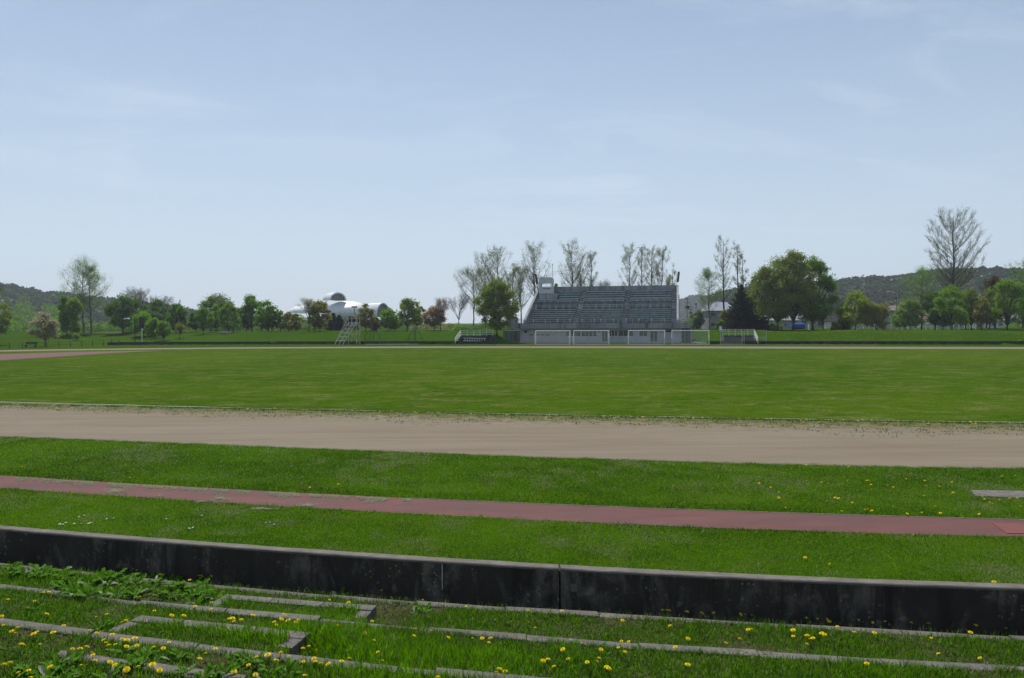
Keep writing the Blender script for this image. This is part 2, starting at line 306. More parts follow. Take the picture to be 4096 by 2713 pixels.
# pale grass clippings dried on the runway
def clippings():
    V=[];F=[]; r=np.random.default_rng(5); pts=[]
    for cx_,cy_,rx,ry,n in ((460,1965,42,9,1500),(880,1994,34,8,900),(1230,2022,45,7,900),(800,2007,15,3,260),(640,1983,12,4,160),(1050,2035,60,4,500)):
        n=int(n*.45); a=r.uniform(0,6.28,n); q=np.abs(r.normal(0,.55,n))*(1+.4*np.sin(a*3+cx_)+.2*np.sin(a*7)); pts.append(np.stack([cx_+rx*q*np.cos(a),cy_+ry*q*np.sin(a)],-1))
    n=7000; x=r.uniform(60,1650,n); dens=np.array([mnoise.noise(Vector((a/90,0,3)))+mnoise.noise(Vector((a/25,0,8)))*.5 for a in x]); k=dens>-.12; x=x[k]; w=np.abs(r.normal(0,6+10*np.clip(dens[k],0,1),len(x))); pts.append(np.stack([x,c_runf.pix(x)+2+w],-1))
    P=np.concatenate(pts); g=G(P[:,0],P[:,1],.02); n=len(g); a=r.uniform(0,6.28,n); L=r.uniform(.03,.07,n); w=.006
    d=np.stack([np.cos(a),np.sin(a)],-1); e=np.stack([-d[:,1],d[:,0]],-1); b=np.zeros((n,4,3)); z=r.uniform(.014,.03,n)
    for i,(s1,s2) in enumerate(((-1,-1),(1,-1),(1,1),(-1,1))): b[:,i,:2]=g+d*(L*s1/2)[:,None]+e*(w*s2); b[:,i,2]=z
    o=mesh_np('grass_clippings',b.reshape(-1,3),np.arange(n*4).reshape(-1,4),leaf_mat('dry_clippings',(.22,.235,.15),.3,.2)); tag(o,'pale dried grass clippings lying along the red runway','clippings',kind='stuff')
clippings()
# concrete kerb between infield and cinder track (white segments)
kr=empty('track_kerb',(0,float(c_kerb(0)),0),0,'thin white inner kerb between infield turf and cinder track','kerb')
xsx=np.arange(-34,40,2.0)
for i,x in enumerate(xsx):
    m_=MB(); x2=x+1.96; y0,y1=c_kerb(x)-c_kerb(0),c_kerb(x2)-c_kerb(0); jz=random.uniform(.022,.040)
    m_.add([(x,y0-.025,0),(x2,y1-.025,0),(x2,y1+.025,0),(x,y0+.025,0),(x,y0-.025,jz),(x2,y1-.025,jz),(x2,y1+.025,jz),(x,y0+.025,jz)],[(4,5,6,7),(0,1,5,4),(1,2,6,5),(2,3,7,6),(3,0,4,7)])
    m_.build('kerb_stone',M['whitedim'],kr)
# ------------------------------------------------------------------ near wall and terraces
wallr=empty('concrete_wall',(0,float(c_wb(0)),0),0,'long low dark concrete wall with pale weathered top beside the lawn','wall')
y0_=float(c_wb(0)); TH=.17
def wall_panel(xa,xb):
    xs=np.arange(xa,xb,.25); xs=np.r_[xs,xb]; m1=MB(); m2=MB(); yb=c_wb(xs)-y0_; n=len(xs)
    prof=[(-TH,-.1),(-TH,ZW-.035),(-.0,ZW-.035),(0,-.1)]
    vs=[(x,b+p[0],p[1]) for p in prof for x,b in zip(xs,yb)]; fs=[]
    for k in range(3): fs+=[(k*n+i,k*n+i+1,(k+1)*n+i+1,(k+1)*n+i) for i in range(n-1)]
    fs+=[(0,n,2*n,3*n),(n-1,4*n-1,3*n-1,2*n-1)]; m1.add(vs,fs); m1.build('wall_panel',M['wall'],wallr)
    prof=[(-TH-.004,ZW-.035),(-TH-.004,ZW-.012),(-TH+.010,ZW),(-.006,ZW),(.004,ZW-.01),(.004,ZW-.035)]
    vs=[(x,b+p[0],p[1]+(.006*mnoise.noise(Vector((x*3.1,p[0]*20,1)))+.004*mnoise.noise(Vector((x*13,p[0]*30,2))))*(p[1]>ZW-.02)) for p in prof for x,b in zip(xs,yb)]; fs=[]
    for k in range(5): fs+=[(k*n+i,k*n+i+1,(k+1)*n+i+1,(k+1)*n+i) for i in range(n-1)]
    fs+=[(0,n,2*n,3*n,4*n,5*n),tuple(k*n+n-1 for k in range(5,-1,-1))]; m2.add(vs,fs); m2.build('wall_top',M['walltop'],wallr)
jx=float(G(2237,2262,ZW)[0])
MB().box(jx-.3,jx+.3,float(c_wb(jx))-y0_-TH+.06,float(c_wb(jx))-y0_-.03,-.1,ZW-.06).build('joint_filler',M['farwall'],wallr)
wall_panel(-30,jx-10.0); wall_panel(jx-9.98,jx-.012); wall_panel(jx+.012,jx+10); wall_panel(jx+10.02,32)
lx=float(G(1770,2240,ZW)[0]); ly=float(c_wb(lx))-TH-y0_
MB().box(lx-.004,lx+.004,ly-.006,ly-.002,.22,ZW-.04).build('lime_streak',M['whitedim'],wallr)
KW=.17
def kerb_row(ci,z,xa,xb,step,label,off=0):
    r=empty('stone_kerb',(0,float(ci(0)),z),0,label,'kerb','stone kerbs edging the grass terraces'); yb=float(ci(0)); x=xa+off
    while x<xb:
        x2=x+step-.014; m_=MB(); xs=np.linspace(x,x2,9); yy=ci(xs)-yb+random.uniform(-.014,.014)+(xs-x)*random.uniform(-.012,.012); dz=random.uniform(-.014,.006); n=len(xs); tl=random.uniform(-.012,.012)
        prof=[(-KW,-.2),(-KW,-.008),(-KW+.008,0),(-.010,0),(0,-.012),(0,-.34)]
        vs=[(a,b+p[0],p[1]+dz+tl*(a-x)/step) for p in prof for a,b in zip(xs,yy)]; fs=[]
        for k in range(5): fs+=[(k*n+i,k*n+i+1,(k+1)*n+i+1,(k+1)*n+i) for i in range(n-1)]
        fs+=[tuple(k*n for k in range(6)),tuple(k*n+n-1 for k in range(5,-1,-1))]
        m_.add(vs,fs); m_.build('kerb_stone',M['kerb'],r); x+=step
    return r
kerb_row(c1,TZ[0],-16,16,1.2,'pale stone kerb nearest the dark concrete wall',.3)
kerb_row(c2,TZ[1],-16,16,1.2,'second stone kerb counted from the dark wall, dandelions along it',.55)
kerb_row(c3,TZ[2],-14,14,1.2,'third stone kerb from the dark wall, half under long grass',.1)
kerb_row(c4,TZ[3],float(G(250,2600,TZ[3])[0])-.0,float(G(800,2680,TZ[3])[0]),.9,'short run of broken stone kerb in the bottom left corner',0)
def tread(i):
    far=TC[i]; z=TZ[i]; near=TC[i+1] if i<3 else (lambda x:np.full_like(np.asarray(x,float),3.2))
    strip('terrace',M['soil'],lambda x:near(x)-.05,lambda x:far(x)-KW+.02,z-.012,-18,18,.4,ns=4)
    n=90; xs=np.linspace(-18,18,n); m_=MB()
    yf=far(xs)-.02; m_.add([(x,y,-.02) for x,y in zip(xs,yf)]+[(x,y,z-.06) for x,y in zip(xs,yf)],[(i,i+1,n+i+1,n+i) for i in range(n-1)]); m_.build('terrace_riser',M['kerb'])['kind']='structure'
for i in range(4): tread(i)
mb=MB(); mb.add([(-40,3.3,TZ[3]-.012),(40,3.3,TZ[3]-.012),(40,0.6,2.1),(-40,0.6,2.1),(-40,-12,2.3),(40,-12,2.3)],[(0,1,2,3),(3,2,5,4)]); mb.build('bank',M['soil'])['kind']='structure'
# half-height steps of the aisle
def half_step(px_far,z,nearc,lret,rret,label):
    g=G(np.array([p[0] for p in px_far]),np.array([p[1] for p in px_far]),z); L=G(*lret,z); Rr=G(*rret,z); o0=(g[0,0],g[0,1],z)
    r=empty('half_step',o0,0,label,'step','half height steps of the grassy aisle')
    def stone(a,b,w,side,nm='kerb_stone'):
        a=np.array(a);b=np.array(b); d=(b-a)/np.linalg.norm(b-a); nrm=np.array([-d[1],d[0]])*side; a=a+d*.006; b=b-d*.006
        q=[a,b,b+nrm*w,a+nrm*w]; q=[(p[0]-o0[0],p[1]-o0[1]) for p in q]
        if side<0: q=q[::-1]
        m_=MB(); m_.prism(q,'z',-.3,random.uniform(-.004,.004)); m_.build(nm,M['kerb'],r,bevel=.006)
    for a,b in zip(g[:-1],g[1:]): stone(a,b,.17,-1)
    dl=(g[1]-g[0])/np.linalg.norm(g[1]-g[0])
    off=np.array([dl[1],-dl[0]])*.176
    stone(g[0]+off+dl*.0,L,.17,1); stone(g[-1]+off,Rr,.17,-1)
    V=[(g[0][0]-o0[0]+.1,g[0][1]-o0[1]-.1,-.015),(g[-1][0]-o0[0]-.1,g[-1][1]-o0[1]-.1,-.015),(Rr[0]-o0[0]-.1,Rr[1]-o0[1]-.05,-.015),(L[0]-o0[0]+.1,L[1]-o0[1]-.05,-.015)]
    m_=MB(); m_.add(V,[(3,2,1,0)]); m_.build('turf',M['soil'],r)
    return [g,L,Rr]
hA=half_step([(905,2376),(1100,2391),(1302,2408),(1509,2423)],.30,c2,(822,2424),(1460,2474),'stone half step with dandelions between the first and second kerb')
hB=half_step([(562,2460),(740,2478),(1000,2502),(1246,2529)],.60,c3,(424,2524),(1165,2592),'stone half step ringed by dandelions between second and third kerb')
# ------------------------------------------------------------------ far wall
def far_wall(pa,pb,label,skip=None,z=.56):
    xa,xb=G(pa,1378)[0],G(pb,1377.5)[0]; y0=float(c_fw(xa)); r=empty('retaining_wall',(xa,y0,0),0,label,'wall','dark retaining walls at the foot of the bank')
    x=xa
    while x<xb-.1:
        x2=min(x+14,xb); 
        if skip and x<skip<x2-1: x2=x2
        m_=MB(); a,b=c_fw(x)-y0,c_fw(x2-.02)-y0; X1,X2=x-xa,x2-.02-xa
        m_.add([(X1,a-.12,-.1),(X2,b-.12,-.1),(X2,b+.18,-.1),(X1,a+.18,-.1),(X1,a-.12,z),(X2,b-.12,z),(X2,b+.18,z),(X1,a+.18,z)],[(4,5,6,7),(0,1,5,4),(1,2,6,5),(2,3,7,6),(3,0,4,7)]); m_.build('wall_panel',M['farwall'],r); x=x2
far_wall(483,1990,'dark low retaining wall left of the grandstand, below the mown bank')
far_wall(2836,4500,'dark low retaining wall right of the grandstand, below the mown bank')
def dugout(pa,pb,label,left):
    xa,xb=G(pa,1377)[0],G(pb,1377)[0]; y0=float(c_fw((xa+xb)/2)); w=xb-xa
    r=empty('bank_recess',(xa,y0,0),math.atan2(c_fw(xb)-c_fw(xa),xb-xa),label,'recess','dark recesses in the bank with white railings')
    m_=MB(); m_.box(.3,w-.3,2.7,2.95,0,1.45); m_.build('back_wall',M['farwall'],r)
    for x in (0.,w-.25): 
        m_=MB(); m_.prism([(.2,0),(2.95,0),(2.95,1.45),(.2,.6)],'x',x,x+.22); m_.build('side_wall',M['farwall'],r)
    m_=MB(); 
    for k in range(3): m_.box(.3,w-.3,1.2+k*.5,2.69,.0 if k==0 else .35*k+.002,.35*(k+1))
    m_.build('steps',M['farwall'],r)
    ZR=[1.75,2.15,2.52]; rl=MB(); ps=MB()
    g=empty('railing',(0,0,0)); g.parent=r
    for k in range(6):
        x=.1+(w-.2)*k/5; ps=MB(); ps.tube((x,2.85,1.3),(x,2.85,2.6),.04); ps.build('post',M['whitedim'],g)
    for z in ZR: rl.tube((.1,2.85,z),(w-.1,2.85,z),.034)
    xs_=.1 if left else w-.1; 
    for z in ZR: rl.tube((xs_,2.85,z),(xs_-(.55 if left else -.4),.2,z-1.45),.05)
    for t in (.25,.6,.97): ps=MB(); ps.tube((xs_-(.55 if left else -.4)*t,2.85-2.65*t,1.3-1.2*t),(xs_-(.55 if left else -.4)*t,2.85-2.65*t,2.6-1.5*t),.05); ps.build('post',M['white'],g)
    rl.build('rail',M['whitedim'],g)
    return r
dugout(1829,1965,'dark recess in the bank with white railing left of the grandstand',True)
dugout(2885,3018,'dark recess in the bank with white railing right of the grandstand',False)
x,y=G(1850,1378); m_=MB(); y=float(c_fw(x))+.35
for s in (0,.5): m_.tube((x,y+s*.4,.62+s),(x+4.2,y+.5+s*.4,.5+s),.045)
for k in range(9): m_.tube((x+.3+k*.45,y+.03*k,.62),(x+.3+k*.45,y+.2+.05*k,1.1),.03)
tag(m_.build('ladder',M['whitedim'],None),'pale metal ladder lying in the recess left of the grandstand','ladder')
# ------------------------------------------------------------------ grandstand
YAW=-math.radians(12); U_=np.array([math.cos(YAW),math.sin(YAW)]); V_=np.array([-math.sin(YAW),math.cos(YAW)])
def on_depth(px,py,D): p=at_depth(px,py,D); return p
PR=np.array(at_depth(2761,1316,143.)[:2]); LEN=33.8; ORG=PR-U_*LEN
stand=empty('grandstand',(ORG[0],ORG[1],0),YAW,'weathered concrete grandstand with blue grey bench rows and low control tower','grandstand')
def su(px,t):               # stand u coordinate of picture column px on the plane t metres behind the slab front
    k=(px-2048)/FP; B=ORG+V_*t; return (k*B[1]-B[0])/(U_[0]-k*U_[1])
def sz(px,py,t):
    u=su(px,t); D=(ORG+U_*u+V_*t)[1]; return at_depth(px,py,D)[2]
ZS0,ZS1=2.74,3.72
def sp_(name,mb,mat='stand',parent=None,**k): return mb.build(name,M[mat] if isinstance(mat,str) else mat,parent or stand,**k)
# slab (balcony) with fascia panels
m_=MB(); m_.box(.0,LEN,.2,4.5,ZS1-.35,ZS1-.03); sp_('floor_slab',m_)
k=0; x=0
while x<LEN-.3:
    x2=min(x+2.62,LEN); m_=MB(); m_.box(x+.012,x2-.012,-.0,.2,ZS0,ZS1+random.uniform(0,.02)); sp_('fascia_panel',m_); x=x2
# ground floor walls
G0=su(2081,1.2); G1=su(2724,1.2); YF=1.2
m_=MB(); m_.box(G0,G1,YF,YF+.25,0,ZS1-.36); 
sp_('ground_floor_wall',m_,'standwall')
m_=MB(); m_.box(G0,G0+.25,YF+.26,17,0,ZS1-.36); m_.box(G1-.25,G1,YF+.26,17,0,ZS1-.36); m_.box(G0+.26,G1-.26,17.0,17.2,0,9.5); sp_('side_wall',m_,'stand')
def win(pa,pb,ya,yb,nm='window',mul=1,frame='whitedim'):
    a,b=su(pa,YF),su(pb,YF); za,zb=sz((pa+pb)/2,yb,YF),sz((pa+pb)/2,ya,YF); za=max(za,.03)
    fr=MB(); t=.06; y1=YF-.05; y2=YF+.0
    fr.box(a,a+t,y1,y2,za,zb); fr.box(b-t,b,y1,y2,za,zb); fr.box(a+t,b-t,y1,y2,zb-t,zb); fr.box(a+t,b-t,y1,y2,za,za+t)
    for q in range(1,mul): x=a+(b-a)*q/mul; fr.box(x-.03,x+.03,y1,y2,za+t,zb-t)
    f=fr.build(nm,M[frame],stand); g=MB(); g.box(a+t,b-t,YF-.035,YF-.012,za+t,zb-t); g.build('pane',M['glass'],f)
zx=lambda z:1950+z/2.786; zy=lambda z:950+z/2.786
win(zx(870),zx(928),zy(1032),zy(1104)); win(zx(932),zx(1040),zy(1035),zy(1104),mul=2); win(zx(1044),zx(1218),zy(1032),zy(1106),mul=4)
win(zx(1275),zx(1340),zy(1030),zy(1165),'door',2); win(zx(1346),zx(1452),zy(1030),zy(1103),mul=3); win(zx(1456),zx(1572),zy(1030),zy(1103),mul=2); win(zx(1578),zx(1628),zy(1032),zy(1104)); win(zx(1690),zx(1784),zy(1034),zy(1104),mul=2)
win(zx(1812),zx(1898),zy(1032),zy(1165),'door',2); win(zx(1985),zx(2050),zy(1024),zy(1056),frame='dark')
m_=MB(); a,b=su(zx(457),YF),su(zx(755),YF); m_.box(a,b,YF-.03,YF,.05,2.68)
for k in range(1,9): m_.box(a,b,YF-.045,YF-.031,k*.3,k*.3+.05)
sh=sp_('roller_shutter',m_,'shutter')
for q in (470,530,590,650): 
    m_=MB(); a,b=su(zx(q),YF),su(zx(q+44),YF); m_.box(a,b,YF-.06,YF-.046,1.45,1.62); m_.build('vent',M['dark'],sh)
for q,w in ((427,.28),(795,.2),(1245,.15),(1938,.15)):
    u=su(zx(q),YF); zc=sz(zx(q),zy(1050 if q!=795 else 1085),YF); m_=MB(); m_.tube((u,YF-.25,zc),(u,YF,zc),w*.6,w,10); m_.tube((u,YF-.26,zc),(u,YF-.12,zc),w*.9,n=10); sp_('loudspeaker',m_,'rust' if q==795 else 'dark')
a,b=su(zx(2162),YF),su(zx(2258),YF); m_=MB(); m_.box(a,b,YF+1.6,YF+1.8,0,3.3); sp_('opening_shade_panel',m_,'dark')  # dark panel stands in for the shade inside the end opening
for q in (2163,2178,2194,2210,2226,2242,2257):
    u=su(zx(q),YF); m_=MB(); m_.box(u-.03,u+.03,YF,YF+.05,.1,2.74); sp_('grille_bar',m_,'rust')
m_=MB(); m_.box(b-.02,b+.3,.6,4.2,0,3.36); sp_('end_pier',m_)
# annex under the left railing
m_=MB(); a,b=su(2015,5),su(2074,5); m_.box(a,b-.55,4.4,7,-.1,2.35); m_.box(b-.5,b-.3,4.6,7,-.1,2.35); m_.box(b-.25,b,4.4,7,-.1,2.35); tag(sp_('annex',m_),None)
# seating: stepped body
ROWS=[]; t=2.0; z=3.72
lower=[(1.6+.98*k,3.80+.385*k) for k in range(8)]      # (t front of tread, z tread)
tA=lower[-1][0]; zA=lower[-1][1]+.1                       # aisle
upper=[(tA+2.3+1.12*k,zA+1.35+.50*k) for k in range(6)]
UL=su(2100,1.6)+.2; UR=su(2706,1.6)-.0
def urow(px,t): return su(px,t)
prof=[(1.6,3.60)]
zp=3.69
for (t,z) in lower: prof+=[(t,zp),(t,z)]; zp=z
prof+=[(tA+.98,zp),(tA+.98,zA)] if False else []
prof+=[(upper[0][0],zA-.1)]; zp=zA-.1
for (t,z) in upper: prof+=[(t,zp),(t,z)]; zp=z
TT=upper[-1][0]+1.5; ZT=zp; prof+=[(TT,ZT),(TT,3.40),(1.6,3.40)]
m_=MB(); m_.prism([(p[0],p[1]) for p in prof],'x',UL,UR); sp_('seating_steps',m_,'stepc')
print('stand top z',ZT,'t',TT)
# side parapets (sloping) : left one rises back; right one
def parapet(u0,u1,nm='side_parapet'):
    h=.75; s=MB(); s.prism([(1.2,3.70),(1.2,4.35),(TT,ZT+1.05),(TT,3.4),(1.2,3.4)],'x',u0,u1); sp_(nm,s)
parapet(UL-.45,UL-.02); parapet(UR+.02,UR+.42)
m_=MB(); x=UL-.45
while x<UR+.3:
    x2=min(x+2.9,UR+.42); m_.box(x,x2-.02,TT+.01,TT+.25,ZT-.6,ZT+1.05); x=x2
sp_('back_parapet',m_)
m_=MB()
for k in range(9): u=UL+4.8+k*(UR-UL-4.8)/8.02; m_.tube((u,TT+.15,ZT+1.0),(u,TT+.15,ZT+1.75),.028)
for z in (ZT+1.72,ZT+1.38): m_.tube((UL+4.8,TT+.15,z),(UR+.2,TT+.15,z),.025)
sp_('rear_railing',m_,'rail')
# sections in picture columns at the front, at row t the columns converge with perspective so use world u
secs=[(su(zx(478),2.4),su(zx(950),2.4)),(su(zx(1010),2.4),su(zx(1490),2.4)),(su(zx(1556),2.4),su(zx(2045),2.4))]
r_=random.Random(4)
TB0=su(2157,11.5); 
def bench(t,z,a,b):
    m_=MB(); n=max(1,round((b-a)/3.4)); w=(b-a)/n
    for i in range(n):
        d=r_.uniform(-.01,.01); m_.box(a+i*w+.01,a+(i+1)*w-.01,t+.28,t+.50,z+.30+d,z+.345+d); m_.box(a+i*w+.01,a+(i+1)*w-.01,t+.52,t+.70,z+.30+d,z+.345+d)
    bn=sp_('bench',m_,'plank')
    for i in range(n+1): u=min(max(a+i*w,a+.15),b-.15); s=MB(); s.box(u-.03,u+.03,t+.35,t+.6,z+.0,z+.298); s.build('bracket',M['dark'],bn)
for k,(t,z) in enumerate(lower[:-1]):
    for a,b in secs: bench(t,z,a,b)
for k,(t,z) in enumerate(upper[:-1]):
    for i,(a,b) in enumerate(secs):
        if i==0 and k>=1: a=su(2235,t+.4)+(.0 if k==1 else 0)
        if k==0: pass
        bench(t,z,a,b)
# stair steps in the aisles (half risers)
stairs=[(UL+.05,secs[0][0]-.15),(secs[0][1]+.12,secs[1][0]-.12),(secs[1][1]+.12,secs[2][0]-.12),(secs[2][1]+.12,UR-.05)]
for a,b in stairs:
    m_=MB()
    for L in (lower,upper):
        for k,(t,z) in enumerate(L): 
            zb=z-(.385 if L is lower else .50); 
            if k==0 and L is upper: zb=zA-.1; 
            n=2 if (z-zb)<.7 else 5
            for q in range(1,n): m_.box(a,b,t-(n-q)*.36,t-.002,zb+.001,zb+(z-zb)*q/n)
    sp_('aisle_steps',m_,'stand')
# rails
def railrun(a,b,t,z0,hs,nm,n,parent=None,r=.018,ends=True,mat='rail'):
    m_=MB()
    for h in hs: m_.tube((a,t,z0+h),(b,t,z0+h),r)
    for i in range(n+1): u=a+(b-a)*i/n; m_.tube((u,t,z0),(u,t,z0+max(hs)),r)
    sp_(nm,m_,mat)
for a,b in secs:
    mid=(a+b)/2
    for p,q in ((a+.1,mid-.1),(mid+.1,b-.1)):
        railrun(p,q,tA+.15,zA-.1,(.9,.55),'guard_rail',3,mat='whitedim'); railrun(p,q,upper[0][0]+.06,upper[0][1],(.62,.3),'guard_rail',3,mat='whitedim')
fr_px=[510,645,782,918,1055,1193,1263,1403,1545,1687,1829,1970,2110]
m_=MB(); 
for h in (.38,.80): m_.tube((.1,.1,ZS1+h),(LEN-.1,.1,ZS1+h),.022)
for q in range(0,14): u=.15+(LEN-.3)*q/13; m_.tube((u,.1,ZS1),(u,.1,ZS1+.8),.03)
sp_('front_railing',m_,'rail')
for q in fr_px:
    u=su(zx(q),.4); m_=MB(); m_.tube((u,.5,ZS1+.0),(u,.5,ZS1+.62),.025); m_.box(u-.08,u+.08,.42,.58,ZS1+.55,ZS1+.80); sp_('railing_post',m_,'whitedim')
m_=MB(); uL=su(zx(383),.1)
for q in range(22): u=.1+(uL-.1)*q/21; m_.tube((u,.15,ZS1),(u,.15,ZS1+.85),.022)
for q in range(14): m_.tube((.08,.15+q*.3,ZS1),(.08,.15+q*.3,ZS1+.85),.022)
m_.tube((.08,.15,ZS1+.86),(uL,.15,ZS1+.86),.03); m_.tube((.08,.15,ZS1+.86),(.08,4.3,ZS1+.86),.03); sp_('picket_railing',m_,'rail')
# control tower
tw=upper[1][0]+.3; u0,u1=su(2157.5,tw),su(2226,tw); zb=sz(2190,1206.5,tw); zt=sz(2190,1174,tw)
m_=MB(); m_.box(u0,u1,tw,TT,zb-.6,zt); sp_('tower_base',m_,'stand')
u2=su(2210.5,tw); zc=sz(2190,1161.5,tw-.05); zr=sz(2190,1110,tw); zw0=sz(2190,1158.5,tw); zw1=sz(2190,1133,tw)
m_=MB(); m_.box(u0-.02,u2,tw-.25,tw+1.85,zt+.003,zw0); sp_('cabin_floor',m_,'cabin')
m_=MB(); 
m_.prism([(tw-.3,zw1),(tw+1.9,zw1),(tw+1.9,zr-.35),(tw-.3,zr)],'x',u0-.02,u2+.02); sp_('cabin_roof',m_,'cabin')
wz0,wz1=zw0+.002,zw1-.002
for (x,y,w,d) in ((u0,tw-.22,.30,.2),(u0+.55,tw-.22,.12,.12),(u2-.5,tw-.22,.12,.12),(u2-.22,tw-.22,.2,.2),(u0,tw+1.6,.3,.2),(u2-.22,tw+1.6,.2,.2)):
    m_=MB(); m_.box(x,x+w,y,y+d,wz0,wz1-.0); sp_('cabin_post',m_,'cabin')
m_=MB(); m_.tube((u0,tw+1.75,wz0+.5),(u2,tw+1.75,wz0+.5),.03)
for q in range(6): u=u0+(u2-u0)*q/5; m_.tube((u,tw+1.75,wz0),(u,tw+1.75,wz0+.5),.02)
sp_('cabin_railing',m_,'white')
m_=MB(); m_.box(u1+.02,u1+.35,TT-.8,TT,zt-.2,zt+.95); sp_('pillar',m_)
# light and speaker panels, aerial (fixed to the stand)
def world(u,t,z): p=ORG+U_*u+V_*t; return (p[0],p[1],z)
for (px,ya,yb,dx,rx) in ((2150,1096,1136,-.35,'left'),(2711,1087,1129,.3,'right')):
    tq=TT-.3; u=su(px,tq); za,zb_=sz(px,ya,tq),sz(px,yb,tq); g=empty('panel_mast',world(u,tq,ZT+.9),YAW,'tall dark panel on a thin pole at the %s end of the grandstand roofline'%rx,'mast','dark panels on poles above the grandstand')
    q=Matrix.Rotation(math.radians(-10 if rx=='left' else 6),4,'Y'); m_=MB(); m_.box(-.22,.22,-.12,.12,za-ZT-.9-(za-zb_),za-ZT-.9); o=m_.build('panel',M['dark'],g); o.matrix_local=Matrix.Translation((0,0,(zb_-ZT-.9)))@q@Matrix.Translation((0,0,-(zb_-ZT-.9)))
    m_=MB(); m_.tube((-.28 if rx=='right' else .1,.16,-1.2),(-.28 if rx=='right' else .1,.16,za-ZT-1.2),.045); m_.build('pole',M['rust'],g)
tq=TT-.1; u=su(2211,tq); g=empty('aerial',world(u,tq,ZT),YAW,'thin rooftop aerial with crossed rods beside the control tower','aerial'); zt_=sz(2211,1056,tq)-ZT
m_=MB(); m_.tube((0,0,0),(0,0,zt_),.05); m_.tube((0,0,zt_-.3),(0,0,zt_),.12); m_.build('pole',M['rail'],g)
m_=MB()
for (z,l,a) in ((zt_-1.7,1.1,.3),(zt_-2.0,1.0,-.4),(zt_-2.3,1.1,.9),(zt_-2.35,.9,2.4)): m_.tube((-l*math.cos(a),-l*math.sin(a),z-.12),(l*math.cos(a),l*math.sin(a),z+.12),.022)
m_.build('rods',M['rail'],g)
x0,y0=ORG+V_*.2
m_=MB(); V=[]
pv=[ORG+U_*(-4.5)-V_*1.5,ORG+U_*(LEN+4)-V_*1.5,ORG+U_*(LEN+8)+V_*9,ORG+U_*(LEN+1)+V_*20,ORG+U_*(-1)+V_*20,ORG+U_*(-4)+V_*9]
m_.add([(p[0],p[1],.02) for p in pv],[tuple(range(6))]); m_.build('apron_paving',M['kerb'])['kind']='structure'
# ------------------------------------------------------------------ goals
def goal(pl,pr,ybase,label,ht=2.42):
    a=G(pl,ybase); b=G(pr,ybase); D=(a[1]+b[1])/2; w=(pr-pl)/FP*D/math.cos(YAW); cx_=((pl+pr)/2-2048)/FP*D
    g=empty('football_goal',(cx_,D,0),YAW,label,'goal','white football goals in front of the grandstand'); h=w/2
    for q in (-h,h): m_=MB(); m_.tube((q,0,0),(q,0,ht),.052,n=8); m_.build('goal_post',M['white'],g)
    m_=MB(); m_.tube((-h-.06,0,ht),(h+.06,0,ht),.052,n=8); m_.build('crossbar',M['white'],g)
    m_=MB()
    for s in (-h,h): m_.path([(s,0,ht),(s,-1.35,1.15),(s,-1.45,.05),(s,0,.05)],.045)
    m_.tube((-h,-1.45,.06),(h,-1.45,.06),.06); m_.build('back_frame',M['rust'],g)
    m_=MB(); N1=46; r=.0065
    prof=lambda s,x:(-(1.42)*min(1,s/.62) if s<.62 else -1.42+.25*(s-.62), ht-(ht-1.0)*min(1,s/.62)-(0 if s<.62 else (s-.62)/.38*.95)+.0)
    sag=lambda x:.22*(1-(x/h)**2)
    for i in range(N1+1):
        x=-h+2*h*i/N1; pts=[]
        for k in range(7): s=k/6; y,z=prof(s,x); z=z-sag(x)*math.sin(math.pi*s)*.9; pts.append((x,y+(.15*math.sin(math.pi*s)),max(z,.05)))
        m_.path(pts,r,3)
    for k in range(1,12):
        s=k/12; pts=[]
        for i in range(11): x=-h+2*h*i/10; y,z=prof(s,x); z=z-sag(x)*math.sin(math.pi*s)*.9; pts.append((x,y+.15*math.sin(math.pi*s),max(z,.05)))
        m_.path(pts,r,3)
    for s in (-h,h):
        for k in range(1,9): y=-1.4*k/9; zt_=ht-(ht-1.15)*k/9; m_.tube((s,y,.05),(s,y,zt_),r,n=3)
        for k in range(1,8): z=.05+k*.28; ymax=-1.42 if z<1.15 else -1.35*(ht-z)/(ht-1.15); m_.tube((s,0,z),(s,ymax,z),r,n=3)
    m_.build('net',M['net'],g); return g
goal(zx(540),zx(917),1379,'white football goal leftmost before the grandstand shutter')
goal(zx(966),zx(1350),1379,'white football goal second from left, before the wide windows')
goal(zx(1577),zx(1968),1379,'white football goal third from left, before the glass doors')
goal(zx(2064),2832,1379.5,'white football goal at the right end of the grandstand')
def flatgoal(pl,pr,label,sign=False):
    D=134.; a=at_depth(pl,1379,D)[0]; b=at_depth(pr,1379,D)[0]; w=(b-a); g=empty('net_frame',((a+b)/2,D,0),YAW*.6,label,'net frame','square net frames right of the goals'); h=w/2; ht=2.4
    m_=MB(); m_.tube((-h,0,0),(-h,0,ht),.04); m_.tube((h,0,0),(h,0,ht),.04); m_.tube((-h,0,ht),(h,0,ht),.04); m_.tube((-h,0,.05),(h,0,.05),.035)
    m_.tube((-h,0,.05),(-h,.9,.05),.03); m_.tube((h,0,.05),(h,.9,.05),.03); m_.tube((-h,.9,.05),(-h,0,ht),.025); m_.tube((h,.9,.05),(h,0,ht),.025); m_.build('frame',M['rust'],g)
    m_=MB()
    for i in range(25): x=-h+w*i/24; m_.tube((x,.03,.05),(x,.05,1.3),.006,n=3)
    for k in range(9): z=.1+k*.15; m_.tube((-h,.03,z),(h,.03,z-.04),.006,n=3)
    m_.build('net',M['net'],g)
    if sign: m_=MB(); m_.box(-h-.25,-h+.2,-.05,.05,2.35,3.1); m_.build('plate',M['whitedim'],g)
flatgoal(2884,2968,'rusty white net frame with a pale plate on its left post',True); flatgoal(2978,3064,'rusty white net frame standing rightmost, without a plate')
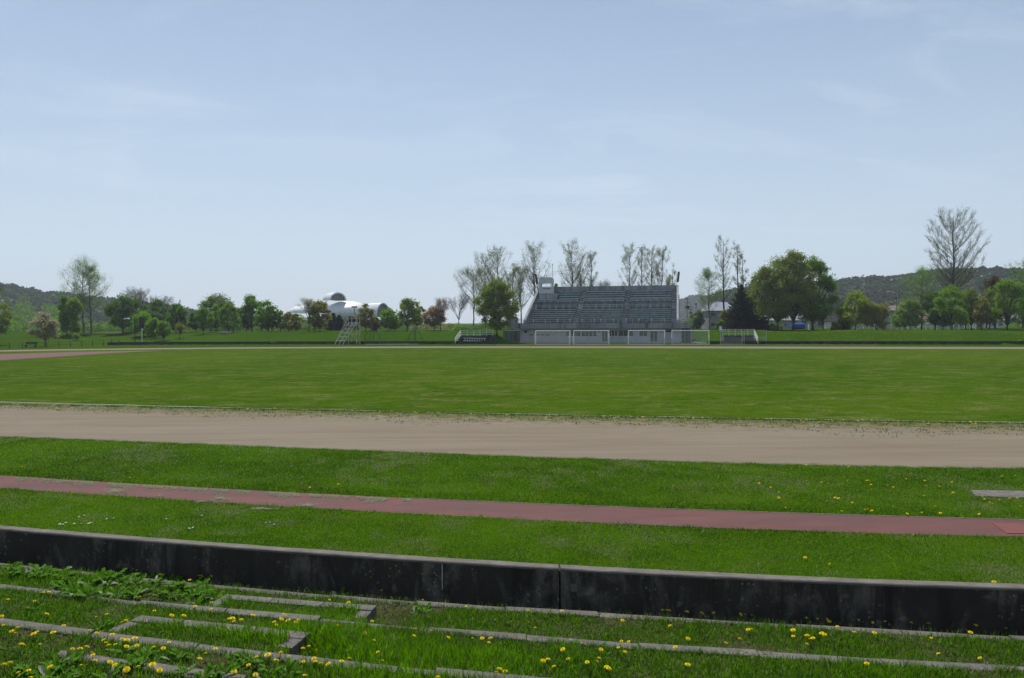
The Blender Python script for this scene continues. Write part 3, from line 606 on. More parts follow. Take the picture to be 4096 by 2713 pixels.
# green frame goal with sagging top line
gz=lambda z:1300+z/2.96
D=float(c_fw(-25))-1.2
def gp(zx_,z,dy=0): X=at_depth(gz(zx_),1300,D+dy)[0]; return X
X0=gp(533,0); g=empty('green_goal_frame',(X0,D,0),0,'dark green pipe frame with a sagging top line beside the tower stand','frame')
def gq(zx_,zy_,dy=0): p=at_depth(gz(zx_),950+zy_/2.96,D); return (p[0]-X0,dy,max(p[2],.03))
for (pts) in ([(470,1265),(470,1160),(530,1100),(572,1100),(643,1150),(643,1265)],[(997,1265),(997,1160),(1053,1095),(1073,1095),(1138,1150),(1138,1265)]):
    m_=MB(); m_.path([gq(*p) for p in pts],.05); m_.tube(gq(pts[2][0]+3,1265),gq(pts[2][0]+3,1098),.06); m_.tube(gq(pts[3][0],1265),gq(pts[3][0],1098),.06)
    m_.tube(gq(pts[4][0],1185),gq(pts[4][0]+47,1232,.5),.03); m_.tube(gq(pts[1][0],1185),gq(pts[1][0]+(40 if pts[0][0]==470 else -45),1232,.5),.03); m_.build('side_frame',M['dgreen'],g)
m_=MB(); n=14; m_.path([gq(572+(1053-572)*i/n,1100+20*math.sin(math.pi*(i/n)**1.3)) for i in range(n+1)],.028); m_.build('top_line',M['dark'],g)
m_=MB(); m_.path([gq(470,1268),gq(1138,1268)],.05); m_.build('base_bar',M['whitedim'],g)
# tower stand (sloping judges' steps)
tx=at_depth(1400,1377,D)[0]; g=empty('judges_stand',(tx,D-.3,0),math.radians(-6),'tall rusty white stepped judges stand at the foot of the bank','judges stand')
Wd=np.array([1.95,-1.35]); st=np.array([-2.25,-1.3]); # width vector and start of the run relative to the top
top=np.array([.25,.9])
def jp(s,w,z): p=top+st*(1-s)+Wd*(w-.5); return (p[0],p[1],z)
ZP=3.95
for w in (0,.55,1): m_=MB(); m_.tube(jp(0,w,0),jp(1,w,ZP),.07,n=4); m_.build('stringer',M['rust'],g)
for k in range(1,6): m_=MB(); s=k/5.5; a,b=jp(s,0,ZP*s),jp(s,1,ZP*s); d=np.array([.14,.07]); m_.prism([(a[0]-d[0],a[1]-d[1]),(b[0]-d[0],b[1]-d[1]),(b[0]+d[0],b[1]+d[1]),(a[0]+d[0],a[1]+d[1])],'z',ZP*s-.05,ZP*s+.02); m_.build('tread',M['whitedim'],g)
q=[jp(1,0,0),jp(1,1,0),(jp(1,1,0)[0]+.55,jp(1,1,0)[1]+.35,0),(jp(1,0,0)[0]+.55,jp(1,0,0)[1]+.35,0)]
m_=MB(); m_.prism([(p[0],p[1]) for p in q],'z',ZP,ZP+.08); m_.build('platform',M['whitedim'],g)
for p in q: m_=MB(); m_.tube((p[0],p[1],0),(p[0],p[1],ZP+1.3),.05,n=4); m_.build('post',M['rust'],g)
m_=MB()
for z in (ZP+.85,ZP+1.3):
    for i in (1,2,3): a,b=q[i],q[(i+1)%4]; m_.tube((a[0],a[1],z),(b[0],b[1],z),.03)
    a=jp(.0,0,0); m_.tube((a[0],a[1],.1 if z>ZP+1 else .0),(q[0][0],q[0][1],z),.03)
m_.build('handrail',M['rust'],g)
m_=MB()
for (i,j) in ((1,2),(2,3),(3,0)):
    for (z1,z2) in ((.1,1.9),(1.9,3.8)): m_.tube((q[i][0],q[i][1],z1),(q[j][0],q[j][1],z2),.025,n=4); m_.tube((q[i][0],q[i][1],z2),(q[j][0],q[j][1],z2),.025,n=4)
m_.build('cross_brace',M['rust'],g)
p=G(1112,1377); m_=MB(); m_.box(-.45,.45,-.3,.3,.32,.5); m_.box(-.32,-.15,-.2,.2,0,.32); m_.box(.12,.28,-.2,.2,0,.32); m_.box(.6,1.1,-.2,.1,0,.1); o=m_.build('marker_block',M['walltop']); o.location=(p[0],float(c_fw(p[0]))-1.0,0); tag(o,'small pale stone block on feet before the left retaining wall','block')
# ------------------------------------------------------------------ left fence, bench, lamp, board
def rail_fence(px,label):
    xa=G(-420,1400)[0]; pts=[]
    g=None; P=[]
    for (q,y) in px: h=hit(q,y) or (*G(q,y),0); P.append(np.array([h[0],h[1]]))
    d0=P[0]-P[1]; P=[P[0]+d0*k for k in (4,3,2,1)]+P
    g=empty('rail_fence',(P[0][0],P[0][1],0),0,label,'fence'); 
    for i,p in enumerate(P): m_=MB(); x,y=p-P[0]; z=float(H(*p)); m_.tube((x,y,z-.1),(x,y,z+.86),.06,n=8); m_.tube((x,y,z+.86),(x,y-.1,z+1.0),.05,n=6); m_.build('post',M['wood'],g)
    for zz_ in (.45,.93):
        m_=MB(); m_.path([(p[0]-P[0][0],p[1]-P[0][1]-(.08 if zz_>.6 else 0),float(H(*p))+zz_) for p in P],.032); m_.build('rail',M['wood'],g)
z1x=lambda z:z/2.631; z1y=lambda z:950+z/2.631
rail_fence([(z1x(a),z1y(b)) for a,b in ((100,1172),(236,1168),(367,1164),(495,1160),(620,1157),(742,1154),(860,1150),(975,1146),(1090,1143),(1175,1132),(1254,1138))],'dark wooden two rail fence running to the left edge')
def ground_at(px,py):
    h=hit(px,py)
    if h is None: h=(*at_depth(px,py,165.)[:2],0); h=(h[0],h[1],float(H(h[0],h[1])))
    return h
b=ground_at(z1x(322),z1y(1158)); g=empty('park_bench',b,.05,'dark park bench behind the rail fence near the blossom tree','bench')
m_=MB(); 
for k in range(4): m_.box(-1.0,1.0,-.25+k*.14,-.14+k*.14,.42,.46)
m_.build('seat',M['dark'],g); m_=MB()
for k in range(3): m_.box(-1.0,1.0,.30+k*.02,.33+k*.02,.55+k*.14,.66+k*.14)
m_.build('backrest',M['dark'],g)
for s in (-.8,.8): m_=MB(); m_.box(s-.05,s+.05,-.22,.28,0,.42); m_.box(s-.04,s+.04,.26,.30,.42,.95); m_.build('leg',M['dark'],g)
b=ground_at(z1x(1422),z1y(1110)); D=b[1]; zt_=at_depth(545,z1y(855),D)[2]-b[2]; g=empty('street_lamp',b,0,'dark street lamp with flat pale head beside the small board','street lamp')
m_=MB(); m_.tube((0,0,0),(0,0,zt_-.1),.1,.06,8); m_.build('pole',M['dark'],g); m_=MB(); m_.tube((0,0,zt_-.12),(-1.5,0,zt_),.04); m_.build('arm',M['dark'],g)
m_=MB(); m_.add([(-2.2,-.2,zt_-.1),(-.9,-.2,zt_-.1),(-.9,.2,zt_-.1),(-2.2,.2,zt_-.1),(-1.8,-.12,zt_+.16),(-1.2,-.12,zt_+.16),(-1.2,.12,zt_+.16),(-1.8,.12,zt_+.16)],[(0,3,2,1),(4,5,6,7),(0,1,5,4),(1,2,6,5),(2,3,7,6),(3,0,4,7)]); m_.build('lamp_head',M['whitedim'],g)
b=ground_at(z1x(1490),z1y(1108)); D=b[1]; za,zb_=at_depth(563,z1y(840),D)[2]-b[2],at_depth(563,z1y(955),D)[2]-b[2]; g=empty('banner_post',b,0,'pale post carrying a narrow dark upright board behind the left wall end','post')
m_=MB(); m_.tube((.1,0,0),(.1,0,zb_+.3),.09,n=8); m_.build('post',M['whitedim'],g); m_=MB(); m_.box(-.38,.38,-.09,.09,zb_,za); m_.build('board',M['dark'],g)
# ------------------------------------------------------------------ distant hills
def hill(name,pts,D0,thick,mat,seed,z0=0,kind='structure'):
    xs_=np.array([p[0] for p in pts],float); zs=np.array([at_depth(p[0],p[1],D0)[2] for p in pts]); Xw=np.array([at_depth(p[0],p[1],D0)[0] for p in pts])
    X=np.linspace(Xw[0],Xw[-1],150); R=np.interp(X,Xw,zs); ts=np.linspace(0,1,26)
    V=[]
    for t in ts:
        p=np.sin(t*math.pi*.5)**.8 if t<1 else 1
        n=np.array([mnoise.noise(Vector((x/60,t*5,seed)))+.5*mnoise.noise(Vector((x/22,t*12,seed))) for x in X])
        V.append(np.stack([X*(1-(1-t)*.0),np.full_like(X,D0-thick*(1-t))+n*12*(1-t),np.maximum(R*p*(1-.0)+n*R*.10*np.sin(t*math.pi)-9*(1-p*.9)-2.5,-20)],-1))
    V.append(np.stack([X,np.full_like(X,D0+thick*.9),np.full_like(X,-10)],-1))
    n=len(X); m=len(V); V=np.concatenate(V); i=(np.arange(n-1)[None]+np.arange(m-1)[:,None]*n).ravel(); F=np.stack([i,i+1,i+n+1,i+n],-1)
    o=mesh_np(name,V,F,mat,smooth=True); o['kind']='structure'; return V,F
def crowns(name,Vh,nx,ntc,count,mats,rr,label,seed,ridge=0,rows=26,q=46,bare=.3):
    r=np.random.default_rng(seed); Vg=Vh.reshape(-1,nx,3)[:rows]; a=r.uniform(0,nx-1.001,count); b=r.uniform(0,1,count)**.7*(rows-1.001)
    b[:ridge]=rows-1.01; ia,ib=a.astype(int),b.astype(int); fa,fb=(a-ia)[:,None],(b-ib)[:,None]
    P=(Vg[ib,ia]*(1-fa)+Vg[ib,ia+1]*fa)*(1-fb)+(Vg[ib+1,ia]*(1-fa)+Vg[ib+1,ia+1]*fa)*fb
    R=r.uniform(.7,1.3,count)*rr; n=count*q; d=r.normal(0,1,(count,q,3)); d/=np.linalg.norm(d,axis=2)[...,None]; d[...,2]=np.abs(d[...,2])*1.1-.15
    c=P[:,None]+d*(R[:,None,None]*r.uniform(.7,1.05,(count,q,1)))+np.array([0,0,rr*.45]); c=c.reshape(-1,3); s=np.repeat(R,q)*r.uniform(.14,.26,n)
    u=r.normal(0,1,(n,3)); u/=np.linalg.norm(u,axis=1)[:,None]; w=np.cross(u,r.normal(0,1,(n,3))); w/=np.linalg.norm(w,axis=1)[:,None]; u*=s[:,None]; w*=s[:,None]
    V=np.stack([c-u,c-w,c+u,c+w],1).reshape(-1,3); hz=np.array([mnoise.noise(Vector((p[0]/90,p[1]/120,p[2]/25+seed))) for p in P]); ms=np.digitize(hz+r.normal(0,.16,count),[-.12,.12,.32]); ms=np.clip(ms,0,len(mats)-1)
    o=mesh_np(name,V,np.arange(n*4).reshape(-1,4),mats,mi=np.repeat(ms,q)); tag(o,label,'woods',kind='stuff')
hm=plain('hill_floor',(.05,.055,.04),1.,spec=0,var=.3,sc=.05)
hc=[leaf_mat('hill_hazy_green',(.06,.085,.05),.25,.3),leaf_mat('hill_dark_green',(.045,.075,.035),.25,.3),leaf_mat('hill_green',(.085,.14,.035),.25,.35),leaf_mat('hill_pale',(.12,.17,.05),.25,.35)]  # first crown colour carries a painted bluish haze tint
hcR=[hc[1],leaf_mat('hill_grey',(.085,.088,.07),.25,.3),leaf_mat('hill_grey_green',(.08,.115,.05),.25,.3),hc[1]]
V,F=hill('hill_left',[(-900,1120),(-400,1125),(0,1150),(114,1172),(183,1184),(266,1190),(342,1204),(456,1214),(608,1232),(741,1245),(790,1262),(860,1285)],640,260,hm,1); crowns('left_hill_woods',V,150,0,3400,hc,5.0,'wooded hillside rising to the left edge',1,ridge=170)
V,F=hill('hill_right',[(2860,1195),(2925,1178),(3050,1170),(3200,1160),(3290,1150),(3383,1137),(3507,1137),(3570,1128),(3673,1110),(3756,1100),(3943,1105),(4040,1100),(4200,1080),(4800,1040)],620,240,hm,2); crowns('right_hill_woods',V,150,0,3600,hcR,5.0,'grey brown wooded hill on the right behind the houses',2,ridge=230)
V,F=hill('hill_far',[(2640,1250),(2710,1222),(2770,1205),(2795,1203),(2830,1216),(2900,1235),(2960,1255)],1500,300,hm,3); crowns('far_hill_woods',V,150,0,500,[hc[0]],9.,'small far blue grey wooded hill right of the grandstand',3,ridge=80)
# ------------------------------------------------------------------ trees
def rot_about(v,ax,a): return Matrix.Rotation(a,3,ax)@v
class TG:
    def __init__(s,seed): s.r=random.Random(seed); s.nr=np.random.default_rng(seed); s.w=MB(); s.seg=[]; s.tips=[]
    def limb(s,a,d,L,r0,depth,maxd,up=.15,bend=.25,n=4,spread=.6,kids=3,thin=5,shrink=.62,mink=.25):
        p=Vector(a); d=Vector(d).normalized(); step=L/n; r=r0
        for i in range(n):
            d=(d+Vector((s.r.uniform(-1,1),s.r.uniform(-1,1),s.r.uniform(-.6,1)))*bend*.5+Vector((0,0,up*.5))).normalized(); q=p+d*step; r1=r0*(1-(i+1)/n*.72)
            s.w.tube(p,q,r,r1,n=thin if depth<2 else 3); s.seg.append((tuple(p),tuple(q),depth)); 
            if depth<maxd and (i+1)/n>mink:
                for _ in range(kids if i<n-1 else kids+1):
                    ax=d.orthogonal().normalized(); ax.rotate(Matrix.Rotation(s.r.uniform(0,6.28),3,d)); nd=rot_about(d,ax,spread*s.r.uniform(.55,1.25)); s.limb(q,nd,L*shrink*s.r.uniform(.7,1.15)*(1-.35*i/n),r1*.6,depth+1,maxd,up,bend,max(2,n-1),spread,kids,thin,shrink,mink)
            p,r=q,r1
        if depth==maxd: s.tips.append(tuple(p))
def quads(c,s,nr,flat=0.):
    n=len(c); u=nr.normal(0,1,(n,3)); u/=np.linalg.norm(u,axis=1)[:,None]; t=nr.normal(0,1,(n,3)); w=np.cross(u,t); w/=np.linalg.norm(w,axis=1)[:,None]
    if flat: u[:,2]*=(1-flat); w[:,2]*=(1-flat)
    u=u*s[:,None]; w=w*(s*.7)[:,None]; return np.stack([c-u,c-w,c+u,c+w],1).reshape(-1,3),np.arange(n*4).reshape(-1,4)
LM={}
def leafm(key):
    cols={'dark':((0.0906,0.1696,0.0316),None),'mid':((0.1518,0.2559,0.0376),None),'light':((0.1769,0.2835,0.0303),None),'bright':((0.1794,0.3120,0.0203),None),'olive':((0.2328,0.2218,0.0338),(0.1708,0.2513,0.0338)),'bronze':((0.3142,0.2204,0.0660),(0.2315,0.2363,0.0600)),'brownred':((0.1990,0.0983,0.0562),(0.1638,0.1288,0.0468)),
          'yellow':((0.2646,0.3119,0.0302),None),'yg':((0.1890,0.2835,0.0265),None),'pale':((0.2100,0.2835,0.1155),None),'grey':((0.2100,0.2415,0.1260),(0.1785,0.2100,0.1050)),'conifer':((0.0156,0.0343,0.0187),None),'white':((0.50,0.42,0.42),(0.34,0.22,0.19)),'pink':((0.5242,0.3058,0.3276),(0.3276,0.1638,0.1310)),'twiggy':((0.1680,0.1440,0.1200),None),'sparse':((0.155,0.185,0.060),(0.19,0.17,0.07)),'maple':((0.2666,0.2650,0.0749),(0.1904,0.2153,0.0518)),'maplegreen':((0.1429,0.2356,0.0241),None)}
    if key not in LM: c,h=cols[key]; LM[key]=leaf_mat('foliage_'+key,(c[0],c[1],c[2]*.6),.35,.5,hue=h)
    return LM[key]
def tree(name,px,yb,yt,wpx,kind,leaf,label,D=None,seed=0,bark='bark',group=None,lean=0.,dens=1.,trunkf=None,cat='tree'):
    if D is None:
        h=hit(px,yb)
        if h is None or h[1]>235: h=(*at_depth(px,yb,200.)[:2],0)
        D=h[1]
    X=at_depth(px,yb,D)[0]; z0=float(H(X,D)); zt=at_depth(px,yt,D)[2]; Ht=zt-z0; Wd_=wpx/FP*D
    T=TG(seed*13+5); r=T.r; nr=T.nr; R=Wd_/2*(1.25 if kind in('round','up') else 1.08 if kind=='maple' else 1.15 if kind=='poplar' else 1); root=empty(name,(X,D,z0),r.uniform(0,6.28) if kind in('round','conifer','blossom','bush') and not lean else 0,label,cat,group)
    cs=[];ss=[]
    ls=max(.10,D/160*.17)
    if kind in('round','blossom','maple'):
        tf=trunkf or (.13 if kind!='blossom' else .24); th=Ht*tf; tr=Ht*.018+.05
        T.limb((0,0,-.1),(lean,0,1),th+.1,tr,0,0,.1,.12,3)
        p=Vector(T.seg[-1][1]); nl=8 if kind!='maple' else 15
        crc=Vector((0,0,Ht*(tf+(1-tf)*.48))); rz=Ht*(1-tf)*.50
        lobes=[]
        for i in range(int(nl*(6 if kind=='maple' else 4.2))):
            a=2.4*i+r.uniform(-.3,.3); zz_=r.uniform(-.95,.92); rad=math.sqrt(max(0.04,1-abs(zz_)**(2.4 if zz_<0 else 1.9)))*math.sqrt(r.uniform(.10,.80))
            prof=1. if kind!='maple' else 1.; e=crc+Vector((math.cos(a)*rad*R*(1-.15*zz_),math.sin(a)*rad*R*(1-.15*zz_),zz_*rz*.88)); lobes.append((e,R*(r.uniform(.14,.32) if kind!='maple' else r.uniform(.12,.27))))
            if i<nl*2:
                b0=p-Vector((0,0,th*r.uniform(0,.35))); mid=b0.lerp(e,.5)+Vector((0,0,rz*.12)); T.w.tube(b0,mid,tr*.42,tr*.26,5); T.w.tube(mid,e,tr*.26,.015,4)
                for _ in range(3): q=mid.lerp(e,r.uniform(.2,.9)); e2=q+Vector((r.uniform(-1,1),r.uniform(-1,1),r.uniform(.1,1)))*R*.35; T.w.tube(q,e2,.025,.01,3)
        lobes.append((crc+Vector((0,0,rz*.86)),R*.28)); T.w.tube(p,crc+Vector((0,0,rz*.6)),tr*.6,.02,5)
        for e,lr in lobes:
            n=int(dens*(78 if kind=='maple' else 95)*(lr/ls/3.2)**1.6)+25; d=nr.normal(0,1,(n,3)); d/=np.linalg.norm(d,axis=1)[:,None]; rad=lr*np.abs(nr.normal(.72,.36,n)); c=np.array(e)+d*rad[:,None]*np.array([1,1,.85]); cs.append(c); ss.append(nr.uniform(.55,1.25,n)*ls)
    elif kind=='up':        # upright twin-ish broadleaf
        T.limb((0,0,-.1),(0,0,1),Ht*.18,.14,0,0,.1,.1,2); p=Vector(T.seg[-1][1])
        for i in range(26):
            zz_=r.uniform(.16,.97); a=r.uniform(0,6.28); rad=R*(math.sin(math.pi*min(1,(zz_-.05)**.75))**.6)*r.uniform(.25,.75); e=Vector((math.cos(a)*rad,math.sin(a)*rad,Ht*zz_*.96)); T.w.tube(p,e,.06,.015,4); lr=R*r.uniform(.28,.42); n=int(dens*120*(lr/ls/3.2)**1.6)+25; d=nr.normal(0,1,(n,3)); d/=np.linalg.norm(d,axis=1)[:,None]; c=np.array(e)+d*(lr*nr.uniform(.4,1.1,n))[:,None]*np.array([1,1,1.3]); cs.append(c); ss.append(nr.uniform(.55,1.25,n)*ls)
    elif kind=='poplar':    # tall, bare below, wispy ascending branches
        n=9; pts=[Vector((0,0,-.1))]; lx_=r.uniform(-.03,.03)+lean
        for i in range(1,n+1): pts.append(Vector((lx_*Ht*i/n+r.uniform(-.05,.05)*R,r.uniform(-.05,.05)*R,Ht*.93*i/n)))
        tr=Ht*.010+.05
        for i in range(n): T.w.tube(pts[i],pts[i+1],tr*(1-i/n*.85),tr*(1-(i+1)/n*.85),5)
        nb=int(38*max(.7,min(1.6,R/1.8)))
        for k in range(nb):
            f=r.uniform(trunkf or .28,.98); i=min(n-1,int(f*n)); b=pts[i].lerp(pts[i+1],f*n-i); a=r.uniform(0,6.28); env=R*(.25+.95*math.sin(math.pi*min(1,max(0,(f+.02)/.96)))**.8)*1.0 if leaf in('pale','light') else R*(.30+.85*max(0,math.sin(math.pi*min(.95,.05+.85*f)))**1.0)*1.1
            reach=env*r.uniform(.5,1.15); L=reach/math.sin(.52); L=min(L,(Ht*1.0-b.z)*1.05+.5); dz=L*.85 if leaf not in('pale','light') else min(reach*.85,Ht*.99-b.z)
            e=b+Vector((math.cos(a)*reach,math.sin(a)*reach,dz*.9)); 
            if e.z>Ht: e.z=Ht*r.uniform(.95,1.0)
            mid=b.lerp(e,.5)+Vector((math.cos(a),math.sin(a),0))*reach*.18; T.w.tube(b,mid,tr*.28*(1.15-f),tr*.18*(1.15-f)+.008,4); T.w.tube(mid,e,tr*.18*(1.15-f)+.008,.010,3)
            for _ in range(7):
                q=(b.lerp(mid,r.random()) if r.random()<.3 else mid.lerp(e,r.random())); l2=R*r.uniform(.15,.38); dd=Vector((r.uniform(-1,1),r.uniform(-1,1),r.uniform(.4,1.7))).normalized(); e2=q+dd*l2; T.w.tube(q,e2,.014,.008,3)
                m=int((20 if leaf in('pale','light','mid') else 14)*dens); c=np.array(q)+np.array(dd)*(l2*nr.uniform(.2,1.25,m))[:,None]+nr.normal(0,.16*R**.5,(m,3)); cs.append(c); ss.append(nr.uniform(.3,.75,m)*ls*.72)
    elif kind=='bare':
        T.limb((0,0,-.1),(lean,0,1),Ht*.34,Ht*.012+.05,0,0,.1,.15,3); p=Vector(T.seg[-1][1]); 
        for i in range(7):
            a=2.4*i; tilt=r.uniform(.15,.75); d=Vector((math.cos(a)*math.sin(tilt)*min(1.4,R/Ht*3),math.sin(a)*math.sin(tilt)*min(1.4,R/Ht*3),math.cos(tilt))); T.limb(p-Vector((0,0,Ht*.08*r.random())),d,Ht*.42,Ht*.006+.03,1,3,.12,.3,4,.55,2,4,.5)
        for t in T.tips:
            m=int(3*dens); 
            if m: cs.append(np.array(t)+nr.normal(0,.25,(m,3))); ss.append(nr.uniform(.3,.6,m)*ls*.7)
        # twig haze
        sg=[q for q in T.seg if q[2]>=2]
        for q in sg[::1]:
            for _ in range(2): a=Vector(q[0]).lerp(Vector(q[1]),r.random()); e=a+Vector((r.uniform(-1,1),r.uniform(-1,1),r.uniform(.2,1.2)))*Ht*.05; T.w.tube(a,e,.008,.004,3)
    elif kind=='wild':      # tall airy crown on a forked trunk, limbs reaching to an egg shaped outline
        pts=[Vector((0,0,-.1)),Vector((.1,0,Ht*.22)),Vector((-.1,0,Ht*.36)),Vector((.1,0,Ht*.55)),Vector((-.2,0,Ht*.78)),Vector((0,0,Ht*.97))]; tr=.36; rd=[1,.85,.7,.45,.22,.04]
        for k in range(5): T.w.tube(pts[k],pts[k+1],tr*rd[k],tr*rd[k+1],6)
        cz=Ht*.68; rz=Ht*.32
        for i in range(54):
            z_=-.8+1.75*(i+.5)/54+r.uniform(-.05,.05); a=2.4*i; rad=R*math.sqrt(max(.03,1-min(.97,abs(z_))**2))*r.uniform(.72,1.05); e=Vector((math.cos(a)*rad,math.sin(a)*rad*.8,cz+rz*z_))
            bz=max(Ht*.24,min(e.z-rad*1.15,Ht*.8)); kk=min(4,max(0,[q for q in range(6) if pts[q].z<=bz][-1])); f=(bz-pts[kk].z)/(pts[kk+1].z-pts[kk].z); b=pts[kk].lerp(pts[kk+1],f); c_=b.lerp(e,.55)+Vector((math.cos(a),math.sin(a),0))*rad*.12-Vector((0,0,(e.z-b.z)*.10)); prev=b; r0=.10*(1.2-bz/Ht)
            for q in range(1,8):
                t=q/7; p=b*(1-t)**2+c_*2*t*(1-t)+e*t*t+Vector((r.uniform(-1,1),r.uniform(-1,1),r.uniform(-1,1)))*.12; T.w.tube(prev,p,r0*(1-t*.85)+.012,r0*(1-t)*.85+.010,4)
                if q>=2:
                    for _ in range(3 if q<7 else 5):
                        dd=((p-prev).normalized()+Vector((r.uniform(-1,1),r.uniform(-1,1),r.uniform(-.2,1)))*.75).normalized(); l2=R*r.uniform(.12,.30); o0=prev.lerp(p,r.random()); e2=o0+dd*l2; T.w.tube(o0,e2,.018,.008,3)
                        for _k in range(2): o1=o0.lerp(e2,r.uniform(.3,1)); e3=o1+(dd+Vector((r.uniform(-1,1),r.uniform(-1,1),r.uniform(-.2,1)))*.8)*l2*.4; T.w.tube(o1,e3,.009,.005,3)
                        m=int(17*dens); c=np.array(o0)+np.array(dd)*(l2*nr.uniform(.3,1.25,m))[:,None]+nr.normal(0,.17,(m,3)); cs.append(c); ss.append(nr.uniform(.3,.7,m)*ls*.72)
                prev=p
    elif kind=='conifer':
        T.w.tube((0,0,-.1),(0,0,Ht*.97),.2,.02,6); n=int(26+Ht*2)
        for k in range(n):
            f=(k+r.random())/n; z=Ht*(.04+.95*f); rad=R*1.25*(1-f)**.8*r.uniform(.75,1.2)+.15; nb=int(9*(1-f)+4)
            for j in range(nb):
                a=6.283*j/nb+r.uniform(-.4,.4)+k; rr2=rad*r.uniform(.7,1.12); m=int(dens*(8+rr2*16)); t=nr.uniform(.1,1,m); c=np.stack([np.cos(a)*rr2*t,np.sin(a)*rr2*t,z-.28*rr2*t+.16*rr2*t**3*2],-1)+nr.normal(0,.09,(m,3)); cs.append(c); ss.append(nr.uniform(.6,1.2,m)*ls)
    elif kind=='bush':
        for i in range(7): a=2.4*i; T.w.tube((r.uniform(-.1,.1),r.uniform(-.1,.1),-.05),(math.cos(a)*R*.6,math.sin(a)*R*.6,Ht*r.uniform(.5,.85)),.06,.015,4)
        for i in range(22):
            zz_=r.uniform(.12,.85); a=r.uniform(0,6.28); rad=R*math.sqrt(max(.05,1-(zz_*1.15-.25)**2))*r.uniform(.2,.8); e=np.array((math.cos(a)*rad,math.sin(a)*rad,Ht*zz_)); lr=min(R,Ht)*r.uniform(.22,.36); n=int(dens*115*(lr/ls/3.2)**1.6)+20; d=nr.normal(0,1,(n,3)); d/=np.linalg.norm(d,axis=1)[:,None]; cs.append(e+d*(lr*nr.uniform(.4,1.1,n))[:,None]); ss.append(nr.uniform(.55,1.2,n)*ls)
    T.w.build('trunk',M[bark],root)
    if cs:
        c=np.concatenate(cs); s_=np.concatenate(ss); k=c[:,2]>.05; c,s_=c[k],s_[k]; V,F=quads(c,s_,nr,.0)
        mesh_np('crown',V,F,leafm(leaf),root)
    return root
B='bark'
